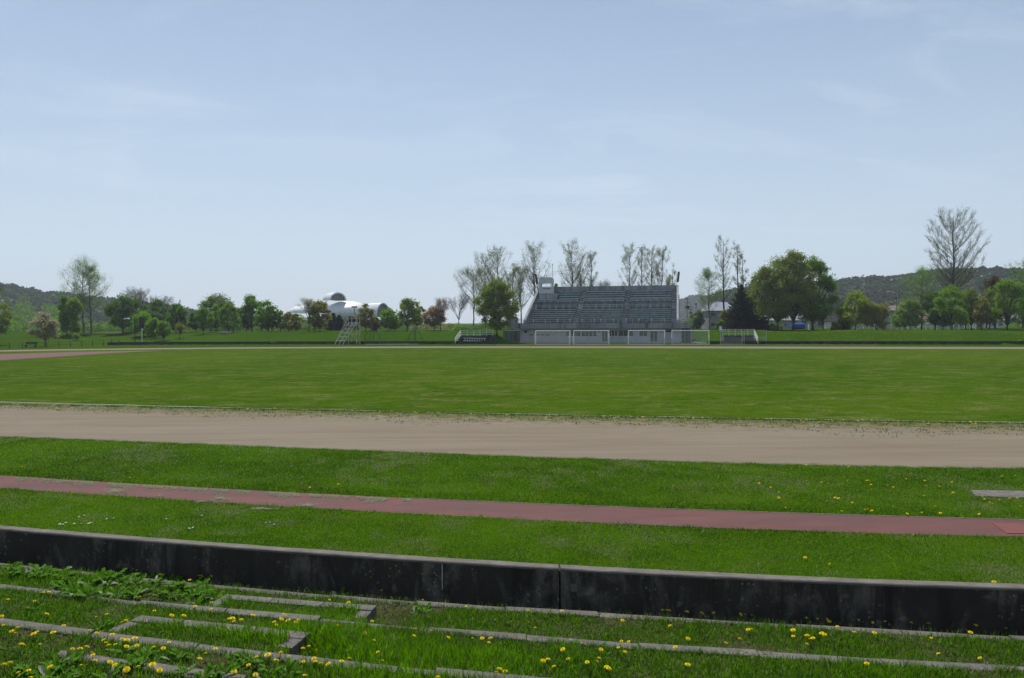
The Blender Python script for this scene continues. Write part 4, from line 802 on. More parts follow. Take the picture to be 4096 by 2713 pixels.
TR=[
('leaning_tree',-12,1342,1165,90,'round','olive','brownish green tree cut off by the left edge',150),
('bare_tree',-28,1335,1095,90,'bare','twiggy','bare grey tree top at the far left edge',185,'barkgrey'),
('blossom_tree',181,1387,1248,112,'blossom','white','white blossoming tree behind the rail fence beside the park bench',None),
('broadleaf_tree',268,1343,1186,66,'up','mid','left one of two upright green trees right of the white blossom tree',None),
('broadleaf_tree',300,1347,1196,62,'up','light','right one of two upright green trees, in front of the tall poplars',None),
('poplar',334,1327,1032,150,'poplar','pale','taller of two thin leafed poplars on the left',182,'barkgrey'),
('poplar',364,1328,1052,100,'poplar','pale','slightly shorter right hand poplar of the left pair',180,'barkgrey'),
('sapling',305,1362,1336,22,'bare','light','tiny sapling below the two upright green trees',None),
('broadleaf_tree',492,1335,1180,104,'round','dark','dark round tree right of the two tall poplars',None),
('bare_tree',525,1330,1137,60,'bare','twiggy','leafless pale grey tree behind the dark round tree',210,'twig'),
('bare_tree',567,1330,1140,64,'bare','twiggy','leafless pale grey tree, right one of the tall pair',212,'twig'),
('bare_tree',607,1330,1175,60,'bare','twiggy','low leafless grey tree third from left in the bare row',212,'twig'),
('bare_tree',657,1330,1172,62,'bare','twiggy','rightmost leafless grey tree of the bare row',214,'twig'),
('broadleaf_tree',547,1334,1193,84,'round','dark','dark tree behind the street lamp',185),
('broadleaf_tree',575,1347,1248,84,'round','bright','light green tree right of the narrow board',None),
('bushy_tree',623,1355,1273,68,'up','light','low bushy green tree with several stems',None),
('young_tree',656,1363,1284,48,'round','light','slim young tree nearest the left end of the wall',None),
('broadleaf_tree',632,1333,1197,76,'round','dark','dark tree behind the low bushy tree',190),
('broadleaf_tree',704,1331,1216,70,'round','dark','dark green tree left of a reddish sapling',None),
('broadleaf_tree',724,1331,1222,50,'round','mid','narrow dark tree just right of the reddish sapling',None),
('sapling',718,1354,1292,36,'bare','bronze','reddish thin sapling on the left part of the bank',None),
('broadleaf_tree',784,1328,1246,54,'round','dark','small dark tree in the left row before the pale birches',None),
('broadleaf_tree',815,1337,1229,60,'round','mid','green tree standing forward casting a long shadow on the bank',None),
('broadleaf_tree',843,1329,1187,62,'round','dark','tall dark crowned tree rising above the forward green tree',190),
('broadleaf_tree',864,1328,1215,52,'round','bright','light green narrow tree in the left row',None),
('birch',872,1326,1188,136,'round','grey','wide pale grey green birch behind the left row',215,'barkgrey'),
('broadleaf_tree',915,1331,1212,68,'round','mid','mid green vase shaped tree near the middle of the left row',None),
('broadleaf_tree',933,1329,1221,48,'round','olive','brownish narrow tree beside the vase shaped tree',None),
('broadleaf_tree',985,1328,1219,66,'round','mid','left neighbour of the glossy tall tree',None),
('broadleaf_tree',1007,1328,1180,92,'round','mid','tallest glossy leafed tree left of the silver building',None),
('broadleaf_tree',1072,1328,1203,84,'round','mid','broad dark green tree right of the tall glossy tree',None),
('broadleaf_tree',1048,1328,1232,50,'round','light','low light green tree under the broad dark green tree',None),
('broadleaf_tree',1088,1328,1226,52,'round','olive','olive tree at the right side of the broad dark green tree',None),
('broadleaf_tree',1123,1328,1244,52,'round','mid','small green tree before the left wing of the silver building',None),
('broadleaf_tree',1156,1328,1248,48,'round','bronze','small bronze green tree before the silver building',None),
('broadleaf_tree',1184,1328,1254,46,'round','bronze','smallest bronze tree before the silver building',None),
('bare_tree',1237,1327,1184,74,'bare','bronze','thin sparse tree rising in front of the silver building',None),
('broadleaf_tree',1258,1326,1215,44,'round','olive','olive tree beside the sparse tree',None),
('broadleaf_tree',1280,1327,1203,74,'round','bronze','round brown green tree before the left side of the silver dome',None),
('spruce',1334,1322,1254,44,'conifer','conifer','dark spruce under the silver dome, left of the pair',None),
('spruce',1357,1322,1262,40,'conifer','conifer','dark spruce under the silver dome, right of the pair',None),
('bushy_tree',1408,1322,1262,56,'bush','conifer','dark bush behind the judges stand',None),
('broadleaf_tree',1462,1325,1214,66,'round','bronze','copper brown tree right of the judges stand',None),
('broadleaf_tree',1505,1324,1262,60,'bush','brownref','small brown shrub right of the copper tree',None),
('broadleaf_tree',1556,1324,1235,68,'round','bright','bright fresh green tree near the dark arched opening',None),
('broadleaf_tree',1578,1324,1270,34,'round','yg','low bright shrub tree beside the fresh green tree',None),
('broadleaf_tree',1630,1324,1196,96,'round','olive','wide olive brown tree left of the pink blossom tree',None),
('broadleaf_tree',1668,1324,1206,60,'round','bronze','thin brownish tree at the edge of the olive tree',215),
('blossom_tree',1738,1324,1230,104,'blossom','pink','pink blossoming tree left of the bare trees',190),
('bare_tree',1762,1323,1180,64,'bare','pink','sparse purple brown tree over the pink blossom tree',None),
('bare_tree',1833,1322,1168,76,'bare','twiggy','dark branched bare tree in the middle of the far bank',None),
('poplar',1895,1322,1082,104,'poplar','sparse','sparse tall tree leaning left of the two tallest poplars',190,B),
('poplar',1940,1322,1016,80,'poplar','sparse','tall sparse poplar behind the big olive tree, left one',200,B),
('poplar',2000,1322,990,78,'poplar','sparse','tallest sparse poplar behind the big olive tree',200,B),
('poplar',2050,1322,1052,56,'poplar','sparse','shorter sparse poplar between olive tree and grandstand',200,B),
('maple',1988,1345,1112,168,'maple','olive','big dense olive green tree left of the grandstand',None),
('bush_tree',2050,1330,1210,70,'bush','olive','olive shrub mass beside the left end of the grandstand',180),
('poplar',2087,1322,1068,76,'poplar','sparse','sparse poplar just left of the control tower',205,B),
('poplar',2142,1322,970,86,'poplar','sparse','tall vase shaped poplar behind the control tower',205,B),
('young_tree',2230,1310,1124,30,'up','grey','small pale tree top behind the grandstand right of the tower',230),
('poplar',2290,1322,966,78,'poplar','sparse','tallest poplar behind the left part of the seating',205,B),
('poplar',2328,1322,1010,50,'poplar','sparse','slim poplar beside the tallest behind the seating',208,B),
('poplar',2364,1322,1008,50,'poplar','sparse','poplar right of the slim one behind the seating',205,B),
('tree_stump',2427,1322,1115,24,'bare','sparse','broken tree snag behind the middle of the grandstand',200,B),
('poplar',2515,1322,979,62,'poplar','sparse','vase shaped poplar leftmost in the right hand row behind the seating',205,B),
('poplar',2566,1322,973,44,'poplar','sparse','second poplar from left in the right hand row behind the seating',208,B),
('poplar',2604,1322,970,48,'poplar','sparse','third poplar in the right hand row behind the seating',205,B),
('poplar',2646,1322,979,60,'poplar','sparse','poplar leaning right behind the right part of the seating',205,B),
('poplar',2684,1322,1058,38,'poplar','sparse','short poplar by the right end of the grandstand roofline',208,B),
('birch',2838,1314,1066,84,'poplar','pale','pale green tall birch right of the grandstand',185,'barkgrey'),
('poplar',2896,1300,934,54,'poplar','sparse','tallest bare stemmed poplar right of the grandstand',180,B),
('poplar',2952,1300,950,42,'poplar','sparse','middle one of three slim poplars above the dark spruces',182,B),
('poplar',2976,1300,1004,30,'poplar','twiggy','thinnest poplar above the dark spruces',184,B),
('bushy_tree',2905,1318,1225,66,'bush','bronze','brownish shrub before the metal roofed house',170),
('bushy_tree',2880,1318,1280,44,'bush','yg','low light green bush before the metal roofed house',158),
('bushy_tree',2790,1318,1235,70,'bush','grey','grey green shrubs right of the grandstand railing',190),
('spruce',2965,1319,1138,120,'conifer','conifer','dark spruce, left one of the black green pair',158),
('spruce',3016,1319,1105,120,'conifer','conifer','taller dark spruce beside the great spreading tree',160),
('maple',3112,1321,1028,215,'maple','maple','great spreading tree right of the dark spruces',None),
('maple',3172,1321,992,170,'maple','maple','tall middle tree of the great clump',152),
('maple',3250,1321,1024,185,'maple','maplegreen','greener right hand tree of the great clump',None),
('young_tree',3293,1320,1240,46,'bare','light','small thin tree at the right foot of the great clump',None),
('bushy_tree',3375,1318,1228,40,'conifer','brownref','dark brown conical bush under the yellow tree',152),
('broadleaf_tree',3420,1318,1170,116,'round','yellow','airy yellow green tree before the dark tiled house',150),
('bushy_tree',3340,1319,1292,50,'bush','olive','low olive bush left of the yellow tree',150),
('broadleaf_tree',3508,1319,1202,134,'bush','bronze','wide dark bronze tree left of the brown roofed building',148),
('birch',3640,1319,1196,90,'round','pale','pale green birch left of the tall ragged tree',152,'barkgrey'),
('birch',3685,1319,1068,110,'poplar','light','tall light green birch left of the tall ragged tree',156,'barkgrey'),
('broadleaf_tree',3740,1319,1165,90,'round','mid','mid green tree under the tall ragged tree',156),
('poplar',3812,1319,831,232,'wild','sparse','very tall ragged sparse leafed tree on the right',170),
('birch',3620,1319,1205,96,'round','light','light green birch beside the brown roofed building',158,'barkgrey'),
('broadleaf_tree',3862,1319,1168,84,'round','light','light green tree between the bright tree and the olive tree',156),
('broadleaf_tree',3958,1319,1150,84,'round','olive','olive tree just left of the rightmost yellow green tree',155),
('broadleaf_tree',3770,1319,1190,80,'round','pale','pale green low tree left of the bright yellow green tree',153),
('broadleaf_tree',3808,1320,1140,112,'round','yg','bright yellow green tree before the tall ragged tree',146),
('broadleaf_tree',3885,1319,1150,76,'round','olive','olive tree right of the bright yellow green tree',150),
('bare_tree',3945,1319,1092,70,'bare','brownred','reddish budding tree behind the olive tree',175),
('broadleaf_tree',3926,1320,1194,62,'up','bronze','narrow dark bronze tree between olive and yellow green trees',147),
('broadleaf_tree',3980,1319,1098,76,'round','brownred','brown red tree behind the rightmost yellow green tree',165),
('broadleaf_tree',4028,1321,1115,116,'round','yg','rightmost yellow green tree on two dark trunks',147),
('broadleaf_tree',4092,1319,1045,90,'poplar','mid','tall green tree at the right edge',165),
('broadleaf_tree',4104,1319,1170,90,'round','light','light green tree cut off by the right edge',150),
]
for i,t in enumerate(TR):
    name,px,yb,yt,w,kind,leaf,label,D=t[:9]; bark=t[9] if len(t)>9 else 'bark'
    leaf={'brownref':'brownred'}.get(leaf,leaf)
    if kind=='bare' and leaf in('light','bronze','pink','sparse'): dn=3
    else: dn=1
    if kind in('bare','wild'): yt-=0
    grp='trees beyond the field'
    if kind=='poplar' and leaf=='sparse': grp='sparse poplars around the grandstand'
    tree(name,px,yb,yt,w,kind,leaf,label,D,seed=i+1,bark=bark,group=grp,dens=dn,cat='tree')
# ------------------------------------------------------------------ undergrowth behind the trees
def brush(name,label,spec,seed):
    r=np.random.default_rng(seed); C_=[];S_=[];MI=[]; mats=[leafm('mid'),leafm('light'),leafm('dark'),leafm('grey'),leafm('bronze')]
    for (pa,pb,ytop,D,dd,ms) in spec:
        n=max(3,int((pb-pa)/FP*D/1.6)); 
        for k in range(n):
            for layer in range(3):
                px=pa+(pb-pa)*(k+r.random())/n; d=D+r.uniform(-.5,.5)*dd; X=(px-2048)/FP*d; z0=float(H(X,d)); ht=max(.6,(at_depth(px,ytop,d)[2]-z0)*r.uniform(.6,1.12)); R=r.uniform(1.0,2.2); z=z0+(ht-R*.5)*r.uniform(.1,1); m=90
                v=r.normal(0,1,(m,3)); v/=np.linalg.norm(v,axis=1)[:,None]; C_.append(np.array([X,d,z])+v*R*r.uniform(.4,1.05,(m,1))*np.array([1,1,.8])); S_.append(r.uniform(.14,.3,m)); MI.append(np.full(m,ms[r.integers(len(ms))]))
    c=np.concatenate(C_); V,F=quads(c,np.concatenate(S_),r); o=mesh_np(name,V,F,mats,mi=np.concatenate(MI)); tag(o,label,'undergrowth',kind='stuff')
brush('left_undergrowth','green bushes massed behind the trees on the left',[(-250,330,1262,215,20,(0,1,3)),(-250,260,1212,260,30,(0,1,1,3)),(-250,120,1185,300,30,(0,2,3)),(330,480,1265,222,12,(3,0)),(480,900,1246,228,10,(0,3,2,1)),(330,700,1300,210,8,(3,0,2))],3)
brush('middle_undergrowth','dark hedge like shrubs between the tree trunks in the middle',[(880,1250,1250,232,10,(1,0,3,0)),(1250,1330,1272,232,10,(2,0)),(900,1300,1285,215,6,(2,0,3)),(1440,1820,1296,228,10,(2,4,3)),(1810,1935,1296,180,5,(1,1,0)),(1930,2080,1280,215,8,(2,4)),(1500,1800,1280,240,10,(4,3))],4)
brush('right_undergrowth','shrubs in front of the houses on the right',[(2730,2860,1262,205,8,(2,3,0)),(3330,4250,1288,215,8,(2,3,0)),(3340,3480,1296,175,6,(2,4)),(3900,4250,1290,190,10,(1,3)),(3060,3120,1290,165,4,(2,)),(3480,3900,1296,220,8,(3,4))],5)
# ------------------------------------------------------------------ silver domed building
def alu():
    m,t,o=newmat('aluminium_scales'); N=NT(t); p=N.pos((.35,.35,.5),obj=True); br=t.nodes.new('ShaderNodeTexBrick'); br.inputs['Scale'].default_value=2.2; br.inputs['Mortar Size'].default_value=.012; t.links.new(p,br.inputs[0])
    n=N.noise(N.pos(obj=True),.6,4); c=N.mix(N.ramp(br.outputs[1],0,1),N.mix(N.ramp(n,.3,.7),(.68,.69,.71),(.80,.81,.82)),(.35,.36,.38)); N.bsdf(o,c,.45,.08,.6,bump=n,bs=.15,bd=.15); return m
ALU=alu(); DD=300.
def dp(px,py,D=DD): return np.array(at_depth(px,py,D))
c0=dp(1378,1310); dome=empty('domed_building',(c0[0],DD,2.),0,'shining silver domed building with barrel shaped wings behind the trees','building')
def dl(px,py,D=DD): p=dp(px,py,D); return Vector((p[0]-c0[0],p[1]-DD,p[2]-2.))
# main bulging shell: lathe profile, flattened top with slope, narrow foot
a=dl(1283,1250); b=dl(1466,1250); Rm=(b.x-a.x)/2; cxm=(a.x+b.x)/2; zt_=dl(1378,1203).z; zmid=dl(1378,1243).z; zb_=dl(1378,1290).z
prof=[(0,zt_+.1),(.25,zt_-.1),(.5,zt_-.55),(.72,zt_-1.3),(.88,zt_-2.3),(.97,zmid+.6),(1.0,zmid-.3),(.985,zmid-1.4),(.93,zmid-2.5),(.82,zmid-3.6),(.68,zb_+.2),(.55,zb_-.9),(.5,zb_-3)]
V=[];F=[];n=56
for (r,z) in prof:
    for k in range(n): a_=6.283*k/n; V.append((cxm+Rm*r*math.cos(a_),Rm*1.15*r*math.sin(a_)+8,z))
for i in range(len(prof)-1):
    for k in range(n): F.append((i*n+k,(i+1)*n+k,(i+1)*n+(k+1)%n,i*n+(k+1)%n))
m_=MB(); m_.add(V,F); m_.build('main_shell',ALU,dome,smooth=True)
m_=MB(); m_.box(cxm-Rm*.5,cxm+Rm*.5,4,12,-1,zb_-.9); m_.build('base_wall',M['stand'],dome)
def vault(nm,ax,p0,p1,wid,hh,z0,thick=.5,dark=True,tp=1.,parent=dome,n=20):
    """barrel vault running from p0 (closed end) to p1 (open end), both (x,y)"""
    p0=np.array(p0,float);p1=np.array(p1,float); d=(p1-p0)/np.linalg.norm(p1-p0); s=np.array([-d[1],d[0]]); V=[];F=[]; K=9
    for j in range(K):
        t=j/(K-1); c=p0*(1-t)+p1*t; sc=tp+(1-tp)*t
        if j==0: sc*=.72
        if j==1: sc*=.93
        for i in range(n+1):
            a_=math.pi*i/n; q=c+s*(math.cos(a_)*wid*sc); V.append((q[0],q[1],z0+math.sin(a_)*hh*sc))
    for j in range(K-1):
        for i in range(n): k=j*(n+1)+i; F.append((k,k+1,k+n+2,k+n+1))
    m_=MB(); m_.add(V,F); 
    c=p1; V2=[];
    for i in range(n+1):
        a_=math.pi*i/n; q=c+s*(math.cos(a_)*(wid-thick)); V2.append((q[0],q[1],z0+math.sin(a_)*(hh-thick)))
    b0=(K-1)*(n+1); v0=len(m_.v); m_.add([V[b0+i] for i in range(n+1)]+V2,[(i,i+1,n+2+i,n+1+i) for i in range(n)])
    o=m_.build(nm,ALU,parent,smooth=True)
    g=MB(); c=p1-d*.8; g.add([((c+s*(math.cos(math.pi*i/n)*(wid-thick*.6)))[0],(c+s*(math.cos(math.pi*i/n)*(wid-thick*.6)))[1],z0+math.sin(math.pi*i/n)*(hh-thick*.6)) for i in range(n+1)],[tuple(range(n+1))]); gg=g.build('end_glazing',M['glass'],o)
    w=MB()
    for i in range(1,6):
        x=-1+2*i/6; q=c+s*(x*(wid-thick))+d*.15; w.tube((q[0],q[1],z0),(q[0],q[1],z0+math.sqrt(max(0,1-x*x))*(hh-thick)),.09,n=4)
    for f in (.3,.55): ww=math.sqrt(1-f*f)*(wid-thick); q1=c+s*ww+d*.15; q2=c-s*ww+d*.15; w.tube((q1[0],q1[1],z0+hh*f),(q2[0],q2[1],z0+hh*f),.08,n=4)
    w.build('mullions',M['rail'],gg); return o
tl,trr=dl(1294,1210),dl(1356,1208); 
vault('top_vault','x',(tl.x+.3,7.0),(trr.x-.4,0.5),3.5,dl(0,1176).z-dl(0,1208).z,dl(0,1208).z,.5,tp=.95)
l0,l1=dl(1134,1249),dl(1290,1249); vault('left_wing','x',(l0.x,14.),(l1.x,9.),6.2,dl(0,1222).z-dl(0,1247).z+1.0,dl(0,1247).z-1.0,.5,tp=.85)
r0,r1_=dl(1440,1275),dl(1526,1275); vault('right_wing','x',(r0.x,14.),(r1_.x-.3,6.),3.4,dl(0,1217).z-dl(0,1275).z,dl(0,1275).z-.0,.45,tp=1.)
m_=MB(); m_.box(l0.x+1,r1_.x-1,10,16,-1,dl(0,1285).z); m_.build('plinth',M['stand'],dome)
p=ground_at(1418,1320); z_=at_depth(1418,1227,p[1])[2]-p[2]; g=empty('floodlight_pole',p,0,'thin pole with two floodlights in front of the silver dome','light pole'); m_=MB(); m_.tube((0,0,0),(0,0,z_),.08); m_.build('pole',M['dark'],g)
for s in (-.35,.4): m_=MB(); m_.box(s-.28,s+.28,-.2,.2,z_-.25,z_+.08); m_.build('lamp_head',M['dark'],g)
p=at_depth(721,1325,330.); g=empty('radio_mast',(p[0],330,2.),0,'thin red and white mast above the trees on the left','mast'); z_=at_depth(721,1199,330.)[2]-2; m_=MB(); m_.tube((0,0,0),(0,0,z_),.22,n=5); m_.build('pole',M['whitedim'],g)
m_=MB()
for k in range(4): m_.tube((0,0,z_*(.62+.1*k)),(0,0,z_*(.66+.1*k)),.3,n=6)
m_.build('bands',M['rust'],g)
# ------------------------------------------------------------------ houses and other things on the right
roofm={'metal':plain('metal_roof',(.24,.27,.32),.6,.0),'brown':plain('brown_roof',(.15,.115,.11),.8,sc=1.5),'tile':plain('dark_tile_roof',(.06,.055,.06),.85,sc=4),'red':plain('red_roof',(.16,.07,.08),.7),'grey':plain('grey_roof',(.17,.18,.19),.7)}
wallm={'white':plain('white_render',(.62,.60,.58),.85),'grey':plain('grey_render',(.30,.31,.31),.85),'blue':plain('blue_grey_siding',(.30,.36,.42),.8),'cream':plain('cream_siding',(.45,.43,.38),.85),'brick':plain('dark_brick',(.10,.07,.06),.9)}
def house(pl,pr,yeave,yridge,D,wall,roof,label,yaw=0.,name='house',wins=3,floors=1,hip=.25,depth=8):
    X0=at_depth(pl,1300,D)[0]; X1=at_depth(pr,1300,D)[0]; w=X1-X0; z0=float(H((X0+X1)/2,D)); ze=at_depth(pl,yeave,D)[2]-z0; zr=at_depth(pl,yridge,D)[2]-z0; g=empty(name,((X0+X1)/2,D,z0),yaw,label,'house' if name=='house' else 'building')
    h=w/2; m_=MB(); m_.box(-h+.3,h-.3,.3,depth-.3,-.3,ze); m_.build('wall',wallm[wall],g)
    a=hip*w; m_=MB(); m_.add([(-h,0,ze),(h,0,ze),(h,depth,ze),(-h,depth,ze),(-h+a,depth/2,zr),(h-a,depth/2,zr),(-h,0,ze-.15),(h,0,ze-.15),(h,depth,ze-.15),(-h,depth,ze-.15)],[(0,1,5,4),(1,2,5),(2,3,4,5),(3,0,4),(0,6,7,1),(1,7,8,2),(2,8,9,3),(3,9,6,0),(9,8,7,6)]); m_.build('roof',roofm[roof],g)
    for f in range(floors):
        for k in range(wins):
            x=-h+.3+(w-.6)*(k+.5)/wins; ww=min(.8,w/wins*.3); zc=ze*(f+.55)/floors; m_=MB(); m_.box(x-ww,x+ww,.22,.29,zc-.55,zc+.55); fr=m_.build('window',M['whitedim'],g); m_=MB(); m_.box(x-ww+.08,x+ww-.08,.19,.215,zc-.47,zc+.47); m_.build('pane',M['glass'],fr)
    return g
house(2832,2945,1243,1208,188,'grey','metal','grey house with shining metal roof behind the birch',wins=3,floors=2,hip=.16)
house(2945,3060,1270,1250,200,'blue','metal','blue grey house mostly hidden behind the dark spruces',wins=3)
house(3040,3200,1282,1262,182,'blue','grey','low blue grey building seen between the trunks of the great clump',name='low_building',wins=4,hip=.05)
house(3195,3310,1270,1245,200,'blue','metal','blue grey house behind the right side of the great clump',wins=3)
house(3318,3352,1272,1240,178,'brick','tile','small brown house right of the great clump',wins=1)
house(3348,3450,1284,1196,172,'white','tile','white house with steep dark tiled roof behind the yellow tree',wins=3,hip=.12)
house(3395,3425,1206,1196,240,'white','metal','pale house top rising behind the dark tiled roof',wins=1)
house(3444,3552,1262,1205,192,'cream','tile','house with dark roof between yellow tree and bronze tree',wins=3,hip=.2)
house(3536,3655,1242,1222,185,'grey','brown','flat brown roofed two storey building with grey walls',name='apartment_block',wins=4,floors=2,hip=.06)
house(3680,3760,1276,1250,205,'white','red','house with faded red roof behind the birches',wins=3)
house(3800,3870,1292,1274,180,'grey','grey','low grey garage with dark roof right of the tree trunks',name='garage',wins=1,hip=.1)
house(3745,3815,1296,1282,190,'white','grey','low white shed between the tree trunks',name='shed',wins=2,hip=.1)
house(3962,4024,1282,1262,178,'white','grey','white house with two windows near the right edge',wins=2,hip=.3)
house(4030,4190,1282,1255,196,'blue','grey','grey blue house behind the rightmost trees',wins=3)
def chimney(px0,px1,yt,D,label):
    X0,X1=at_depth(px0,0,D)[0],at_depth(px1,0,D)[0]; z=at_depth(px0,yt,D)[2]; m_=MB(); m_.box((X0-X1)/2,(X1-X0)/2,-2,2,-2,z-2.3); m_.box((X0-X1)/2-.15,(X1-X0)/2+.15,-2.15,2.15,z-2.3,z-2.); o=m_.build('concrete_tower',M['stand']); o.location=((X0+X1)/2,D,2); tag(o,label,'tower')
chimney(3322,3340,1188,290,'plain grey concrete tower block right of the great clump')
# blue tank
p=at_depth(3193,1318,165.); z=float(H(p[0],165.)); g=empty('blue_cover',(p[0],165.,z),0,'bright blue tarpaulin covered load between the great clump trunks','tarpaulin'); V=[];F=[]
for i in range(9):
    th=math.pi*i/8
    for j,x in enumerate((-1.35,-1.1,0,1.1,1.35)): s=.72 if abs(x)>1.2 else 1; V.append((x,-math.cos(th)*.75*s,1.0*0+.25+math.sin(th)*1.05*s))
for i in range(8):
    for j in range(4): k=i*5+j; F.append((k,k+1,k+6,k+5))
F+=[tuple(range(0,45,5)),tuple(range(44,-1,-5))]
m_=MB(); m_.add(V,F); m_.build('tarpaulin',plain('blue_tarpaulin',(.015,.09,.42),.4),g); m_=MB(); m_.box(-1.2,1.2,-.6,.6,0,.25); m_.build('base',M['dark'],g)
p=at_depth(3243,1318,160.); z=float(H(p[0],160.)); m_=MB(); m_.box(-.45,.45,-.4,.4,.45,1.25); m_.box(-.4,-.3,-.35,.35,0,.45); m_.box(.3,.4,-.35,.35,0,.45); m_.box(-.5,.5,-.45,.45,1.25,1.3); o=m_.build('cabinet',M['white']); o.location=(p[0],160,z); tag(o,'small white cabinet on legs right of the blue tarpaulin','cabinet')
# white fence behind the right hand trees, low rail in the middle
def long_fence(pa,pb,yt,D,label,n,rails=(.35,.75,1.15),pick=False):
    Xa,Xb=at_depth(pa,0,D)[0],at_depth(pb,0,D)[0]; z0=float(H((Xa+Xb)/2,D)); ht=at_depth(pa,yt,D)[2]-z0; g=empty('white_fence',(Xa,D,z0),0,label,'fence'); L=Xb-Xa; sc=ht/1.2
    for i in range(n+1): m_=MB(); x=L*i/n; m_.box(x-.05,x+.05,-.05,.05,-.2,ht); m_.build('post',M['white'],g)
    for r in rails: m_=MB(); m_.box(0,L,-.085,-.055,r*sc-.05,r*sc+.05); m_.build('rail',M['white'],g)
    if pick: 
        m_=MB(); k=int(L/.3)
        for i in range(k): m_.box(i*.3,i*.3+.05,.055,.075,0,ht*.95)
        m_.build('pickets',M['whitedim'],g)
long_fence(3370,3640,1297,163,'white fence with dark backing behind the bronze tree',12,pick=True)
long_fence(3645,3935,1298,162,'white three rail fence behind the birch trunks',13)
long_fence(1620,1810,1317,215,'low white rail fence behind the pink blossom tree',16,(.6,1.1),False)
# poles and wires
def upole(px,yt,D,label,arms=2,yb=None,r=.13,name='utility_pole'):
    p=at_depth(px,1300,D); z=float(H(p[0],D)); zt_=at_depth(px,yt,D)[2]-z; g=empty(name,(p[0],D,z),0,label,'utility pole'); m_=MB(); m_.tube((0,0,0),(0,0,zt_),r,r*.7,8); m_.build('pole',M['barkgrey'],g)
    for k in range(arms): m_=MB(); m_.box(-.9,.9,-.2,-.12,zt_-.5-k*1.1,zt_-.38-k*1.1); m_.build('crossarm',M['dark'],g)
    if arms>1: m_=MB(); m_.tube((.35,-.1,zt_-3.4),(.35,-.1,zt_-2.5),.28,n=10); m_.tube((-.35,-.1,zt_-3.2),(-.35,-.1,zt_-2.5),.22,n=10); m_.build('transformer',M['dark'],g)
    return (p[0],D,z+zt_)
w1=upole(2749,1190,230,'wooden utility pole with transformer right of the grandstand'); w2=upole(2762,1222,300,'smaller distant utility pole beside the near one',2)
w3=upole(3586,1186,168,'thin utility pole in front of the brown roofed building',1,r=.09); w4=upole(2842,1178,196,'thin pole beside the pale birch',1,r=.08)
for (a,b,dz,lab) in ((w1,(w1[0]-14,w1[1]+60,w1[2]-5),1.2,'thin wires running left from the utility pole'),(w1,w4,.8,'thin wire from the utility pole to the birch'),((at_depth(3290,1137,260.)),(at_depth(3900,1182,260.)),2.5,'long wire crossing before the right hill'),((at_depth(3280,1155,250.)),(at_depth(3720,1186,250.)),2.,'lower wire crossing before the right hill')):
    m_=MB(); n=16; m_.path([(a[0]+(b[0]-a[0])*i/n,a[1]+(b[1]-a[1])*i/n,a[2]-.2+(b[2]-a[2])*i/n-dz*4*(i/n)*(1-i/n)) for i in range(n+1)],.022,4); tag(m_.build('overhead_wire',M['dark']),lab,'wire')
p=at_depth(3590,1300,176.); z=float(H(p[0],176.)); g=empty('street_lamp',(p[0],176.,z),0,'curved street lamp over the brown roofed building','street lamp'); zt_=at_depth(3590,1166,176.)[2]-z
m_=MB(); m_.path([(0,0,0),(0,0,zt_-1.0),(-.3,0,zt_-.3),(-1.8,0,zt_)],.06,8); m_.build('pole',M['rail'],g); m_=MB(); m_.box(-2.5,-1.6,-.15,.15,zt_-.08,zt_+.1); m_.build('lamp_head',M['whitedim'],g)
p=at_depth(2784,1300,200.); z=float(H(p[0],200.)); g=empty('street_lamp',(p[0],200.,z),0,'short dark lamp post right of the grandstand before the hill','street lamp'); zt_=at_depth(2784,1215,200.)[2]-z
m_=MB(); m_.tube((0,0,0),(0,0,zt_),.06); m_.build('pole',M['dark'],g); m_=MB(); m_.tube((0,0,zt_-.35),(0,0,zt_+.15),.14,.3,8); m_.build('lamp_head',M['dark'],g)
# park path on the left, boulder
for nm,pts,w in (('park_path',[(330,1333.5),(480,1330.5),(640,1328.5),(900,1327.5)],1.2),):
    P=[]
    for q,y in pts:
        h=hit(q,y) or (*at_depth(q,y,190.)[:2],0); P.append(h)
    xs_=np.linspace(P[0][0],P[-1][0],60); ysb=np.interp(xs_,[p[0] for p in P],[p[1] for p in P]); V=[]
    for o_ in (-w/2,w/2): V.append(np.stack([xs_,ysb+o_,H(xs_,ysb+o_)+.03],-1))
    i=np.arange(59); o=mesh_np(nm,np.concatenate(V),np.stack([i,i+1,i+61,i+60],-1),M['kerb']); o['kind']='structure'
p=ground_at(903,1337); o=None; bm_=MB(); V=[];F=[]
for i in range(5):
    for j in range(10): a=6.283*j/10; r=(1.0,.95,.75,.4,.05)[i]*random.uniform(.9,1.1); V.append((math.cos(a)*r*1.2,math.sin(a)*r*.6,(0,.22,.4,.5,.53)[i]))
for i in range(4):
    for j in range(10): F.append((i*10+j,i*10+(j+1)%10,(i+1)*10+(j+1)%10,(i+1)*10+j))
bm_.add(V,F); o=bm_.build('boulder',M['walltop'],smooth=True); o.location=p; tag(o,'pale flat boulder on the bank left of the middle trees','boulder')
